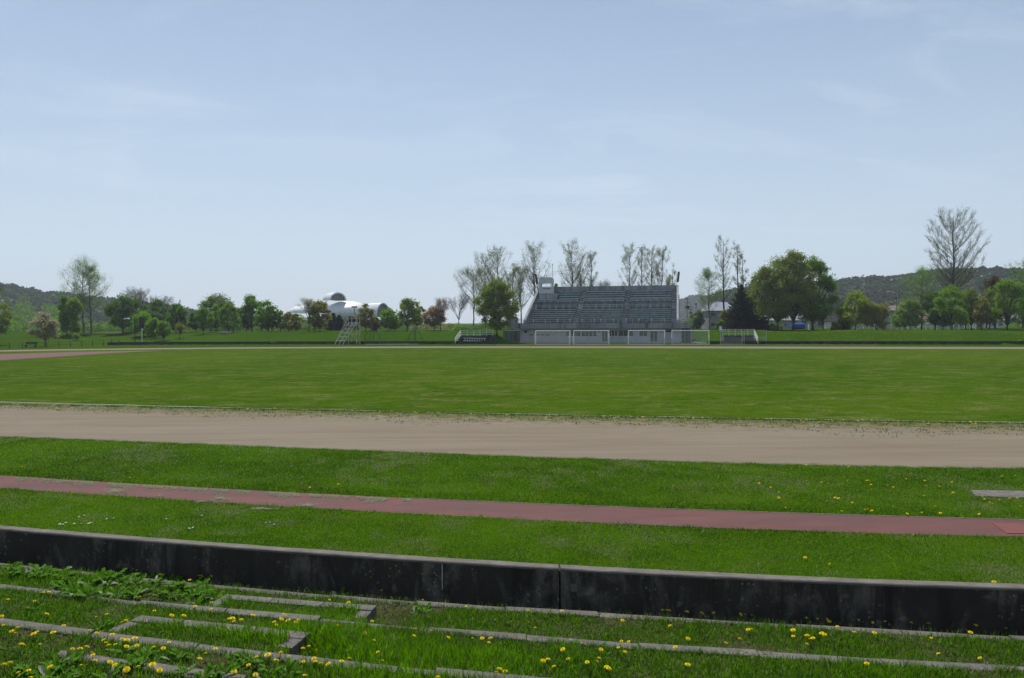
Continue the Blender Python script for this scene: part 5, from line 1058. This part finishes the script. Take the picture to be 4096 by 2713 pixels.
# yellow flowers speckling the bank
def bank_flowers():
    r=np.random.default_rng(77); C_=[]
    for (pa,pb,v0,v1,n) in ((480,1300,-1.2,-.2,160),(2860,4200,.3,9,700),(3050,3400,8,11,140),(1300,1990,1,9,60),(2100,2836,-2.5,-.4,60)):
        px=r.uniform(pa,pb,n); X=(px-2048)/FP*142; Y=c_fw(X)+v0+(v1-v0)*r.random(n)**.8; k=(nfast(X,Y,.05,3)>-.2)|(v1<0); X,Y=X[k],Y[k]; C_.append(np.stack([X,Y,H(X,Y)+.06],-1))
    n=420; px=r.uniform(900,4200,n); X=(px-2048)/FP*33; Y=c_kerb(X)-np.abs(r.normal(.1,.5,n)); k=r.random(n)<np.interp(px,[900,4100],[.25,.8]); C_.append(np.stack([X[k],Y[k],np.full(k.sum(),.05)],-1))
    c=np.concatenate(C_); s=np.interp(c[:,1],[30,120],[.028,.042])*r.uniform(.7,1.3,len(c)); n=len(c); a=r.uniform(0,6.28,n); u=np.stack([np.cos(a),np.sin(a),np.zeros(n)],-1)*s[:,None]; w=np.stack([-np.sin(a),np.cos(a),np.full(n,.5)],-1)*s[:,None]
    V=np.stack([c-u,c-w,c+u,c+w],1).reshape(-1,3); tag(mesh_np('distant_dandelions',V,np.arange(n*4).reshape(-1,4),leaf_mat('far_yellow',(.75,.48,.01),.15,.2)),'yellow dandelions speckling the far bank and track edge','flowers',kind='stuff')
def nfast(X,Y,sc,seed):
    r=np.random.default_rng(seed); s=np.zeros_like(X)
    for k in range(7):
        a=r.uniform(0,6.28); f=sc*r.uniform(.6,1.9); s+=np.sin((X*math.cos(a)+Y*math.sin(a))*f*6.28+r.uniform(0,6.28)+1.3*np.sin((X*math.sin(a)-Y*math.cos(a))*f*4+k))
    return s/4.2
bank_flowers()

# ------------------------------------------------------------------ air
hz_m,hz_t,hz_o=newmat('haze_air'); pv_=hz_t.nodes.new('ShaderNodeVolumePrincipled'); pv_.inputs['Color'].default_value=(.80,.88,1,1); pv_.inputs['Density'].default_value=.00022; pv_.inputs['Anisotropy'].default_value=.2; hz_t.links.new(pv_.outputs[0],hz_o.inputs['Volume'])
mb=MB(); mb.box(-2700,2700,-90,3050,-25,170); o=mb.build('haze',hz_m); o['kind']='stuff'
# ------------------------------------------------------------------ grass blades
def nfield(P,sc,seed):
    return np.array([mnoise.noise(Vector((x*sc,y*sc,seed))) for x,y in P])
def nfast(X,Y,sc,seed):
    r=np.random.default_rng(seed); s=np.zeros_like(X)
    for k in range(7):
        a=r.uniform(0,6.28); f=sc*r.uniform(.6,1.9); s+=np.sin((X*math.cos(a)+Y*math.sin(a))*f*6.28+r.uniform(0,6.28)+1.3*np.sin((X*math.sin(a)-Y*math.cos(a))*f*4+k))
    return s/4.2
def blades(name,P,Hh,Wd,mat,lean=.5,seed=1,seg=2,label='',mi=None):
    r=np.random.default_rng(seed); n=len(P); a=r.uniform(0,6.283,n); d=np.stack([np.cos(a),np.sin(a),np.zeros(n)],-1)
    th=r.uniform(0,6.283,n); l=np.stack([np.cos(th),np.sin(th),np.zeros(n)],-1)*(r.uniform(.1,1,n)*lean*Hh)[:,None]; up=np.zeros((n,3)); up[:,2]=Hh
    w=d*Wd[:,None]*.5
    if seg==1:
        V=np.stack([P-w,P+w,P+up+l],1); F=np.arange(n*3).reshape(-1,3); 
        return mesh_np(name,V.reshape(-1,3),F,mat,mi=mi)
    mid=P+up*.58+l*.35
    V=np.stack([P-w,P+w,mid-w*.75,mid+w*.75,P+up*.95+l],1); b=(np.arange(n)*5)[:,None]
    F=np.stack([b+np.array([0,1,2]),b+np.array([1,3,2]),b+np.array([2,3,4])],1).reshape(-1,3)
    return mesh_np(name,V.reshape(-1,3),F,mat,mi=None if mi is None else np.repeat(mi,3))
gm=[leaf_mat('blade_green',(.080,.185,.003),.6,.55),leaf_mat('blade_dark',(.034,.085,.004),.6,.45),leaf_mat('blade_dry',(.32,.29,.15),.4,.35),leaf_mat('blade_bright',(.15,.28,.003),.45,.6),leaf_mat('blade_yellow',(.20,.27,.015),.3,.5)]
def pix_of(x,y,z):
    d=np.stack([x,y,z-HC],-1)@R_; return d[...,0]/-d[...,2]*FP+PW/2, -d[...,1]/-d[...,2]*FP+PH/2
def onstone(X,Y):
    bad=np.zeros(len(X),bool)
    for (g,L,Rr) in (hA,hB):
        for a,b in list(zip(g[:-1],g[1:]))+[(g[0],L),(g[-1],Rr)]:
            d=b-a; l=np.linalg.norm(d); d=d/l; q=np.stack([X,Y],-1)-a; s=q@d; tt=np.abs(q[:,0]*-d[1]+q[:,1]*d[0]-0)
            c=(g[0]+g[-1])/2; sd=np.sign((c-a)@np.array([-d[1],d[0]])) if (a is L or b is L or b is Rr) else -1
            t2=(q[:,0]*-d[1]+q[:,1]*d[0])*sd; bad|=(s>-.0)&(s<l)&(t2>-.02)&(t2<.155)
    return bad
def inpoly(X,Y,h):
    g,L,Rr=h; yf=np.interp(X,g[:,0],g[:,1]); return (X>np.interp(Y,[L[1],g[0,1]],[L[0],g[0,0]]))&(X<np.interp(Y,[Rr[1],g[-1,1]],[Rr[0],g[-1,0]]))&(Y<yf)
def terrace_grass():
    r=np.random.default_rng(11); PP=[];HH=[];WW=[];MI=[]
    for i in range(-1,4):
        if i<0: z=0.; far=lambda x:c_wb(x)-TH-.01; near=lambda x:c1(x)-.02; dens=1900
        else: z=TZ[i]; far=lambda x,i=i:TC[i](x)-KW; near=(lambda x,i=i:TC[i+1](x)-.0) if i<3 else (lambda x:TC[3](x)-1.9); dens=5200
        X=r.uniform(-11,11,int(dens*22*1.75)); u=r.uniform(0,1,len(X)); yf=far(X); yn=near(X); keep=r.uniform(0,1,len(X))<(yf-yn)/1.9; X,u,yf,yn=X[keep],u[keep],yf[keep],yn[keep]; Y=yn+(yf-yn)*u
        ov=r.uniform(0,1,len(X))<.03; Y=np.where(ov&(np.abs(Y-far(X))<.35)&(nfast(X,Y,.8,5)>.1),far(X)+r.uniform(0,.12,len(X)),Y)
        px,py=pix_of(X,Y,np.full_like(X,z)); k=(px>-700)&(px<4900)&(py<3050); X,Y,px,py=X[k],Y[k],px[k],py[k]
        if i==0: k=~onstone(X,Y)
        elif i==1: k=~onstone(X,Y)
        else: k=np.ones(len(X),bool)
        X,Y,px,py=X[k],Y[k],px[k],py[k]; Z=np.full_like(X,z-.012)
        if i==0: Z=np.where(inpoly(X,Y,hA),.28,Z)
        if i==1: Z=np.where(inpoly(X,Y,hB),.58,Z)
        n1_=nfast(X,Y,.35,1)+.5*nfast(X,Y,1.4,2); n2_=nfast(X,Y,.9,3)+.6*nfast(X,Y,3.1,4)
        tall=np.exp(-(((px-1330)/300)**2+((py-2575)/60)**2))+.6*np.exp(-(((px-1750)/350)**2+((py-2640)/40)**2))+1.1*np.exp(-(((px-1215)/95)**2+((py-2590)/28)**2))+.7*np.exp(-(((px-1440)/90)**2+((py-2490)/18)**2))+.7*np.exp(-(((px-950)/300)**2+((py-2560)/40)**2))+.5*np.exp(-(((px-330)/230)**2+((py-2300)/40)**2))+.6*np.exp(-(((px-1750)/500)**2+((py-2700)/60)**2))+.35*np.exp(-(((px-3500)/500)**2+((py-2700)/50)**2))
        if i<0: tall=tall*0+.15
        h=r.uniform(.02,.058,len(X))*(1+.5*np.clip(n1_,-1,1.5))+tall*r.uniform(.02,.17,len(X))+np.where(n2_>.75,r.uniform(.02,.08,len(X)),0)
        thin=(n1_<-.7)&(tall<.3); k=~(thin&(r.uniform(0,1,len(X))<.7)); edge=(far(X)-Y)
        X,Y,Z,h,px,n1_,n2_,tall=[q[k] for q in (X,Y,Z,h,px,n1_,n2_,tall)]
        rr=r.uniform(0,1,len(X)); m=np.where(rr<.50,0,np.where(rr<.66,1,3)); m=np.where((n1_<-.35)&(r.uniform(0,1,len(X))<.3),2,m); m=np.where(r.uniform(0,1,len(X))<.05,2,m); m=np.where((tall>.3)&(r.uniform(0,1,len(X))<.5),3,m)
        PP.append(np.stack([X,Y,Z],-1));HH.append(h);WW.append(r.uniform(.004,.009,len(X))*(1+.4*tall));MI.append(m)
    for i in range(4):
        n=32000; X=r.uniform(-11,11,n); e=r.uniform(0,1,n); g1=nfast(X,X*0,.22,50+i)+.6*nfast(X,X*0,1.1,60+i); cov=np.clip(.05+.13*g1,0.015,.5)
        cov=np.where(g1>1.45,1.0,cov); Y=TC[i](X)-KW+e*cov*KW; sd=r.uniform(0,1,n)<.18; Y=np.where(sd,TC[i](X)+.01-e*cov*.05,Y); k=r.uniform(0,1,n)<np.clip(.25+g1*.5,.12,1); X,Y=X[k],Y[k]; n=len(X)
        px,py=pix_of(X,Y,np.full(n,TZ[i])); ok=(px>-700)&(px<4900)&(py<3050); 
        if i==3: ok&=(px>150)
        X,Y=X[ok],Y[ok]; n=len(X); PP.append(np.stack([X,Y,np.full(n,TZ[i]-.02)],-1)); HH.append(r.uniform(.03,.085,n)); WW.append(r.uniform(.004,.008,n)); MI.append(np.where(r.uniform(0,1,n)<.5,0,np.where(r.uniform(0,1,n)<.5,1,2)))
    P=np.concatenate(PP);h=np.concatenate(HH);w=np.concatenate(WW);m=np.concatenate(MI); print('blades',len(P))
    o=blades('terrace_grass',P,h,w,gm,.75,3,2,mi=m); tag(o,'long and short weedy grass growing on the stepped terraces','grass',kind='stuff')
    # clover and small broad leaves
    n=26000; X=r.uniform(-8,8,n); Y=r.uniform(5.3,10.6,n); z=np.zeros(n)
    for i in range(4): z=np.where(Y<TC[i](X)-KW,TZ[i],z)
    ok=np.ones(n,bool)
    for i in range(4): ok&=~((Y>TC[i](X)-KW-.01)&(Y<TC[i](X)+.03))
    ok&=(nfast(X,Y,.5,9)+.5*nfast(X,Y,1.7,10)>-.1)&~onstone(X,Y)&(Y<c_wb(X)-TH-.02)
    X,Y,z=X[ok],Y[ok],z[ok]; z=np.where(inpoly(X,Y,hA)&(z<.2),.30,z); z=np.where(inpoly(X,Y,hB)&(z<.5)&(z>.4),.60,z); n=len(X)
    c=np.stack([X,Y,z+r.uniform(.012,.05,n)],-1); a=r.uniform(0,6.28,n); s=r.uniform(.009,.022,n); d=np.stack([np.cos(a),np.sin(a),r.uniform(-.5,.8,n)],-1)*s[:,None]; e=np.stack([-np.sin(a),np.cos(a),r.uniform(-.5,.5,n)],-1)*(s*.6)[:,None]
    V=np.stack([c-d,c-e,c+d,c+e],1).reshape(-1,3); o=mesh_np('clover_cover',V,np.arange(n*4).reshape(-1,4),leaf_mat('clover',(.05,.12,.008),.5,.35,gloss=.004)); tag(o,'small dark clover leaves covering the terrace soil','ground cover',kind='stuff')
terrace_grass()
def lawn_grass():
    r=np.random.default_rng(21); n=760000; px=r.uniform(-500,4650,n); D=11+ (32-11)*r.uniform(0,1,n)**1.35; X=(px-2048)/FP*D; Y=D
    run=(Y>c_runn(X)-.0+nfast(X,Y,1.3,7)*.03)&(Y<c_runf(X)+.01); ok=(Y>c_wb(X)+.01)&(Y<c_dirtn(X)+.10+.12*nfast(X,Y,.9,8))&~run; X,Y,D=X[ok],Y[ok],D[ok]
    g=G(np.array([3881,4100,4100,3903]),np.array([1964,1968,1996,1988])); ok=~((X>g[0,0])&(Y<g[0,1])&(Y>g[3,1])); X,Y,D=X[ok],Y[ok],D[ok]
    n1_=nfast(X,Y,.16,1)+.7*nfast(X,Y,.6,2); n2_=nfast(X,Y,1.1,3); h=r.uniform(.012,.035,len(X))*(1+.35*np.clip(n2_,-1,1))*np.interp(D,[11,24],[1,1.5])
    nearrun=(np.abs(Y-c_runf(X)-.12)<.14)|(np.abs(Y-c_runn(X)+.08)<.10); h=np.where(nearrun,h*1.7,h); dkr=np.clip(1-np.abs(Y-c_runf(X)-.35)/.6,0,1)
    rr=r.uniform(0,1,len(X)); pt=np.clip(.5+.75*nfast(X,Y,.09,41)+.45*nfast(X,Y,.4,42),0,1); m=np.where(rr<.42,0,np.where(rr<.42+.5*(1-pt),1,np.where(r.uniform(0,1,len(X))<.5,3,4))); dw=np.clip(1.25-(Y-c_wb(X)-.1)/1.3,0,1); wn_=nfast(X,Y,.13,13)+.5*nfast(X,Y,.8,14)+.3*nfast(X,Y,2.5,15); pd=.05+.42*np.clip((-n1_-.25)*1.6,0,1)+.95*dw*np.clip(wn_*3+.35,0,1); m=np.where(r.uniform(0,1,len(X))<dkr*.5,1,m); m=np.where(r.uniform(0,1,len(X))<pd*(1-dkr),2,m); h=np.where(m==2,h*1.35,h)
    o=blades('lawn_grass',np.stack([X,Y,np.full_like(X,.003)],-1),h,r.uniform(.006,.013,len(X))*np.interp(D,[11,24,32],[1,2.0,2.6]),gm,1.1,5,1,mi=m); tag(o,'short mown green lawn grass on both sides of the red runway','grass',kind='stuff')
lawn_grass()
def track_tufts():
    r=np.random.default_rng(31); n=26000; px=r.uniform(-50,4150,n); X=(px-2048)/FP*33; t=r.uniform(0,1,n)**2.2; yk=c_kerb(X); Y=yk-.15-t*(3.0+1.2*nfast(X,X*0,.12,3)); Y=np.where(r.uniform(0,1,n)<.35,yk+r.uniform(-.1,.12,n),Y); X=X*Y/33
    cl=nfast(X,Y,.7,6)+.6*nfast(X,Y,2.5,7); ok=(cl>.05)|(Y>c_kerb(X)-.35); X,Y=X[ok],Y[ok]; n=len(X)
    m=np.where(r.uniform(0,1,n)<.5,1,np.where(r.uniform(0,1,n)<.4,2,0)); o=blades('track_weeds',np.stack([X,Y,np.full(n,.01)],-1),r.uniform(.02,.07,n),r.uniform(.02,.04,n),gm,1.,6,1,mi=m); tag(o,'sparse weeds and tufts along the inner edge of the cinder track','weeds',kind='stuff')
track_tufts()
# ------------------------------------------------------------------ flowers
def zone(px,py):
    for i in (3,2,1,0):
        if py>TC[i].pix(px)+KW*0: return TZ[i],i
    if py>c_wb.pix(px)+30: return 0.,-1
    return 0.,-2
Z1=[(372,690),(424,684),(68,750),(297,763),(955,726),(1205,726),(1380,533),(1177,474),(1145,403),(1735,494),(1820,477),(1710,528),(1633,581),(1820,775),(1875,785),(1678,808),(1815,833),(1990,815),(2330,770),(2320,847),(1330,847),(1480,887),(1585,888),(404,873),(918,876),(830,900),(2178,886),(2003,912),(1973,914),(2080,922),(2012,938),(10,897),(28,970),(155,992),(100,1023),(140,1040),(315,1030),(290,1045),(458,1033),(550,975),(770,1015),(835,1040),(885,1023),(967,1050),(990,998),(1050,945),(1085,930),(1082,962),(1178,990),(1485,937),(1660,965),(1718,1014),(1500,1034),(1460,1052),(1322,1048),(1395,1003),(1540,1008),(1600,1058),(1690,1060),(1880,1028),(1938,1003),(1980,1078),(2056,1050),(1853,1102),(1457,1118),(1407,1170),(1323,1158),(1162,1082),(1050,1092),(1095,1098),(890,1098),(910,1122),(993,1136),(935,1145),(1090,1154),(1178,1147),(750,1157),(690,1172),(625,1178),(785,1208),(800,1226),(820,1274),(345,1138),(187,1136),(38,1308),(88,1295),(430,1329),(247,1358),(157,1380),(260,1420),(698,1318),(950,1288),(988,1313),(1090,1353),(1190,1327),(1313,1310),(1375,1360),(1770,1214),(1722,1258),(1855,1172),(2015,1372),(2140,1313),(2200,1397),(2207,1243),(2252,1180),(2305,1225),(2220,1073),(2238,1093)]
Z2=[(178,768),(222,803),(342,828),(166,845),(685,752),(848,778),(840,800),(893,838),(296,880),(522,877),(208,943),(228,970),(273,920),(327,930),(395,945),(415,925),(655,984),(760,975),(1010,937),(1050,937),(990,1042),(350,1037),(658,1047),(1070,1101),(425,1098),(703,1080),(562,1137),(505,1151),(457,1170),(602,1160),(576,1186),(685,1150),(1100,1202),(1140,1279),(265,1205),(153,1226),(227,1273),(337,1238),(460,1285),(550,1257),(565,1284),(610,1300),(673,1304),(790,1280),(853,1258),(470,1402),(1488,755),(1428,1002),(1562,1020),(1415,1062),(1710,1077),(1917,1084),(2000,1084),(2070,1083),(2058,1120),(2120,1377),(2195,1370),(2152,1348),(1130,608),(1860,808),(1620,1418)]
Z3=[(243,840),(535,847),(302,995),(1055,930),(1463,975),(1457,770),(1612,748),(1437,810),(1398,788),(1840,828),(1740,868),(2073,832),(2168,797),(2110,830),(2135,1008),(2167,1005),(2065,1090),(1945,1123),(1620,1087),(1045,1110),(1105,1115),(704,1127),(540,1180),(871,1181),(1020,1163),(1078,1200),(1510,1160),(372,1277),(413,1264),(587,1260),(463,1325),(751,1290),(835,1283),(853,1257),(917,1328),(935,1342),(1617,1310),(43,1371)]
Z4=[(411,1068),(562,1057),(490,1035),(788,1117),(982,1123),(1172,1105),(1298,1087),(1642,1140),(576,1155),(893,1163),(1862,1204),(1603,1235),(1317,1275),(314,1262),(415,1257),(520,1240),(540,1250),(435,1282),(457,1276),(413,1320),(313,1218),(635,1192),(757,1233),(905,1238),(1368,1388),(1670,1420),(848,1460)]
ZL=[(408,20),(715,33),(838,47),(1432,90),(709,132),(853,133),(1135,121),(879,162),(1000,170),(1042,180),(884,198),(1270,133),(1466,143),(1375,175),(1281,170),(1474,220),(1262,243),(1692,256),(1703,268),(1742,291),(1765,300),(1813,273),(1887,262),(1940,260),(1953,278),(1965,320),(1830,103),(1928,95),(66,152),(150,181),(211,216),(209,258),(342,161),(332,210),(400,279),(260,330),(470,204),(520,146),(568,154),(503,260),(558,284),(617,257),(641,262),(666,355),(742,293),(835,344),(857,340),(885,352),(1038,320),(1143,375),(1249,366),(1347,319),(1384,370),(1664,376),(1183,526),(578,740),(400,693),(1773,870)]
ZL5=[(148,876),(848,860),(880,950),(908,898),(2097,1015),(2290,994)]
def flower_mesh(name,n,R,mat1):
    V=[];F=[]
    for ring,(rr,zz_,cnt) in enumerate(((1.,0.,22),(.78,.22,18),(.5,.36,13),(.25,.42,8))):
        for k in range(cnt):
            a=6.283*(k+random.uniform(-.3,.3))/cnt+ring; w=.17*R; ca,sa=math.cos(a),math.sin(a); r0=.1*R; r1=rr*R*random.uniform(.88,1.05); z1=zz_*R+random.uniform(-.05,.05)*R
            b=len(V); V+=[(ca*r0-sa*w*.3,sa*r0+ca*w*.3,.05*R),(ca*r0+sa*w*.3,sa*r0-ca*w*.3,.05*R),(ca*r1+sa*w*.6,sa*r1-ca*w*.6,z1),(ca*r1-sa*w*.6,sa*r1+ca*w*.6,z1)]; F.append((b,b+1,b+2,b+3))
    me=bpy.data.meshes.new(name); me.from_pydata(V,[],F); me.materials.append(mat1); return me
ym=leaf_mat('dandelion_yellow',(.88,.66,.010),.12,.25); wmat=leaf_mat('daisy_white',(.8,.78,.8),.1,.3)
heads=[flower_mesh('flower_head',0,.028,ym) for _ in range(3)]; dhead=flower_mesh('daisy_head',0,.026,wmat)
def stem_mesh(h):
    m_=MB(); pts=[(0,0,-h),(random.uniform(-.008,.008),.003,-h*.5),(0,0,.004)]; m_.path(pts,.0022,5); me=bpy.data.meshes.new('stem'); me.from_pydata(m_.v,[],m_.f); me.materials.append(gm[0]); return me
stems={z:stem_mesh(z) for z in (.06,.11,.16)}
zl={-2:('yellow dandelion on the lawn around the red runway','dandelions on the lawn'),-1:('yellow dandelion at the foot of the dark wall','dandelions at the foot of the wall'),
 0:('yellow dandelion on the terrace behind the first stone kerb','dandelions on the first terrace'),1:('yellow dandelion on the terrace between second and third stone kerbs','dandelions on the second terrace'),
 2:('yellow dandelion on the grass before the third kerb','dandelions on the third terrace'),3:('yellow dandelion in the bottom left corner below the broken kerb','dandelions in the bottom left corner')}
fl=[(x*.4645,y*.4645+2050) for x,y in Z1]+[(1000+x*.4645,y*.4645+2050) for x,y in Z2]+[(2000+x*.4645,y*.4645+2050) for x,y in Z3]+[(3000+x*.5505,y*.5505+1850) for x,y in Z4+ZL]+[(x*.591,y*.591+1350) for x,y in ZL5]
for i,(px,py) in enumerate(fl[:300]):
    z,k=zone(px,py); hh=.06 if k==-2 else (.16 if k==-1 else random.choice((.06,.06,.11)))
    if k==-2:
        hh=.05; g=G(px,py,.055)
    else: g=G(px,py,z+hh)
    if k==-1:
        ym_=float(c_wb(g[0]))-TH-.07; g=g*(min(g[1],ym_)/g[1])
    t=empty('dandelion',(g[0],g[1],z),0,*[zl[k][0],'flower',zl[k][1]])
    f=bpy.data.objects.new('flower_head',random.choice(heads)); C.objects.link(f); f.parent=t; f.location=(0,0,hh+(.01 if k==-2 else 0)); s=random.uniform(.62,1.12)*(1.15 if k==-2 else 1); f.scale=(s,s,s); f.rotation_euler=(random.uniform(-.1,.6),random.uniform(-.4,.4),random.uniform(0,6))
    if k!=-2:
        e=bpy.data.objects.new('stem',stems[hh]); C.objects.link(e); e.parent=t; e.location=(0,0,hh)
DS=[(682,40),(725,25),(515,100),(540,103),(568,87),(640,97),(700,97),(763,95),(785,88),(918,55),(980,48),(1432,55),(1737,27),(1660,130),(1630,137),(2292,90),(2323,85),(2362,104)]
for x,y in DS:
    g=G(x*.4645,y*.4645+2050,.03); t=empty('daisy',(g[0],g[1],0),0,'small white daisy in the lawn just behind the concrete wall','flower','white daisies behind the wall')
    f=bpy.data.objects.new('flower_head',dhead); C.objects.link(f); f.parent=t; f.location=(0,0,.03); f.rotation_euler=(random.uniform(0,.5),0,random.uniform(0,6)); f.scale=(.95,.95,.95)
# broad weed leaves
wl_m=leaf_mat('burdock_leaf',(.085,.21,.004),.4,.5,(.13,.22,.06),gloss=.006); wl_n=leaf_mat('wilted_leaf',(.26,.30,.20),.3,.3,(.36,.40,.33))
def weed_mesh(seed,n=9,L=.24,pale=.25):
    r=random.Random(seed); V=[];F=[];MI=[]
    for k in range(n):
        a=r.uniform(0,6.283); ln=L*r.uniform(.6,1.2); wd=ln*r.uniform(.28,.42); rise=r.uniform(.15,1.25); curl=r.uniform(.2,1.4); nb=len(V); tw=r.uniform(-.5,.5); st=ln*.3; mi=1 if r.random()<pale else 0
        for i in range(8):
            t=i/7; w=wd*math.sin(math.pi*min(1,t*.93+.07))**.7*(1 if i<7 else .15)*(1+.12*math.sin(i*2.3+k)); s=st+ln*t*math.cos(rise*.6); z=st*.6+ln*(t*math.sin(rise)-curl*t*t*.55)
            if i==0: w=.01
            for j,cw in enumerate((-1,-.5,0,.5,1)):
                zz_=z+abs(cw)*w*.35+.012*math.sin(i*3+j*4+k)+cw*tw*w*.5; x=s*math.cos(a)-cw*w*.5*math.sin(a); y=s*math.sin(a)+cw*w*.5*math.cos(a); V.append((x,y,max(zz_,.01)))
        for i in range(7):
            for j in range(4): q=nb+i*5+j; F.append((q,q+5,q+6,q+1)); MI.append(mi)
    me=bpy.data.meshes.new('weed_leaves'); me.from_pydata(V,[],F); me.materials.append(wl_m); me.materials.append(wl_n); me.polygons.foreach_set('material_index',MI); me.polygons.foreach_set('use_smooth',[True]*len(F)); return me
wms=[weed_mesh(i,13,.165,.14) for i in range(8)]; wsm=[weed_mesh(20+i,11,.12,.03) for i in range(4)]
WP=[]
rr_=random.Random(3)
big=[(z[0]*.4645+rr_.uniform(-22,22),z[1]*.4645+2050+rr_.uniform(-8,8)) for z in ((120,470),(220,520),(330,560),(420,500),(90,540),(480,600),(300,480),(520,640),(740,690),(870,700),(1000,720),(940,560),(1060,560),(1330,560),(1420,560),(1600,620),(1720,690),(640,680),(780,520),(560,520),(1130,700),(1480,720),(560,560),(660,600),(620,650),(760,600),(820,660),(900,610),(960,680),(1010,600),(1080,650),(1120,560),(1200,620),(1230,520),(1290,660),(1350,600),(1380,700),(1460,640),(1480,560),(1540,700),(1640,680),(1680,760),(1760,720),(1840,740),(890,560),(700,520),(1160,690),(1720,620))]
wall_=[(z[0]*.4645,z[1]*.4645+2050) for z in ((30,380),(60,400),(110,430),(170,420),(240,400),(1250,520),(1340,540),(1440,540),(1560,590),(1720,600),(1650,560),(1780,575),(1880,560),(2110,620),(2000,600))]+[(1000+z[0]*.4645,z[1]*.4645+2050) for z in ((300,640),(470,630),(560,660),(660,670),(760,670),(850,690),(1010,705))]
low_=[(z[0]*.4645,z[1]*.4645+2050) for z in ((260,1330),(360,1370),(480,1300),(560,1350),(620,1270),(420,1420),(540,1410),(1060,1180),(1180,1200),(1300,1190),(1250,1230),(1480,1240),(1560,1220),(2010,1260),(2100,1240),(2200,1270),(1120,1290),(1180,1310),(930,1400),(870,980),(300,820),(1580,1350),(1740,1400),(1900,1380))]+[(1000+z[0]*.4645,z[1]*.4645+2050) for z in ((880,1180),(1000,1230),(700,1210),(1500,840),(1420,860),(200,1350),(120,1400),(320,1370))]
for lst,ms,lab,grp in ((big,wms,'broad leaved weed in the patch behind the second kerb','broad leaved weeds behind the second kerb'),(wall_,wms,'broad leaved weed with drooping leaves against the dark wall','broad leaved weeds along the wall'),(low_,wsm,'low dark leaved weed among the dandelions near the camera','low leafy weeds near the camera')):
    for px,py in lst:
        z,k=zone(px,py); g=G(px,py,z+.04); o=bpy.data.objects.new('broadleaf_weed',rr_.choice(ms)); C.objects.link(o)
        yy=g[1]
        if k==-1: yy=min(yy,float(c_wb(g[0]))-TH-.20)
        o.location=(g[0]*yy/g[1],yy,z); s=rr_.uniform(.6,1.0); o.scale=(s,s,s*rr_.uniform(.75,1.2)); o.rotation_euler=(0,0,rr_.uniform(0,6)); tag(o,lab,'weed',grp)
def ordn(n): return str(n)+('th' if 10<=n%100<=20 else {1:'st',2:'nd',3:'rd'}.get(n%10,'th'))
def ordinals(kind):
    gr={}
    for o in C.objects:
        if o.parent is None and o.get('category') in kind and o.get('group'): gr.setdefault(o['group'],[]).append(o)
    for g_,L in gr.items():
        L.sort(key=lambda o:o.location[0]/max(1,o.location[1]))
        for i,o in enumerate(L): o['label']=o['label']+(', leftmost' if i==0 else ', rightmost' if i==len(L)-1 else ', '+ordn(i+1)+' from left')
ordinals(('flower','weed'))
# pads on the lawn
g=G(np.array([3881,4140,4140,3903]),np.array([1964,1968,1996,1988])); mb=MB(); mb.prism([tuple(p) for p in g[::-1]],'z',-.05,.022); tag(mb.build('concrete_pad',M['kerb']),'grey concrete pad sunk in the lawn at the right edge','pad')
g=G(np.array([3966,4160,4215,4029]),np.array([2096,2100,2141,2137])); mb=MB(); mb.prism([tuple(p) for p in g[::-1]],'z',-.05,.020); tag(mb.build('hatch_cover',M['red2']),'bright red hatch cover in the red runway at the right edge','hatch')
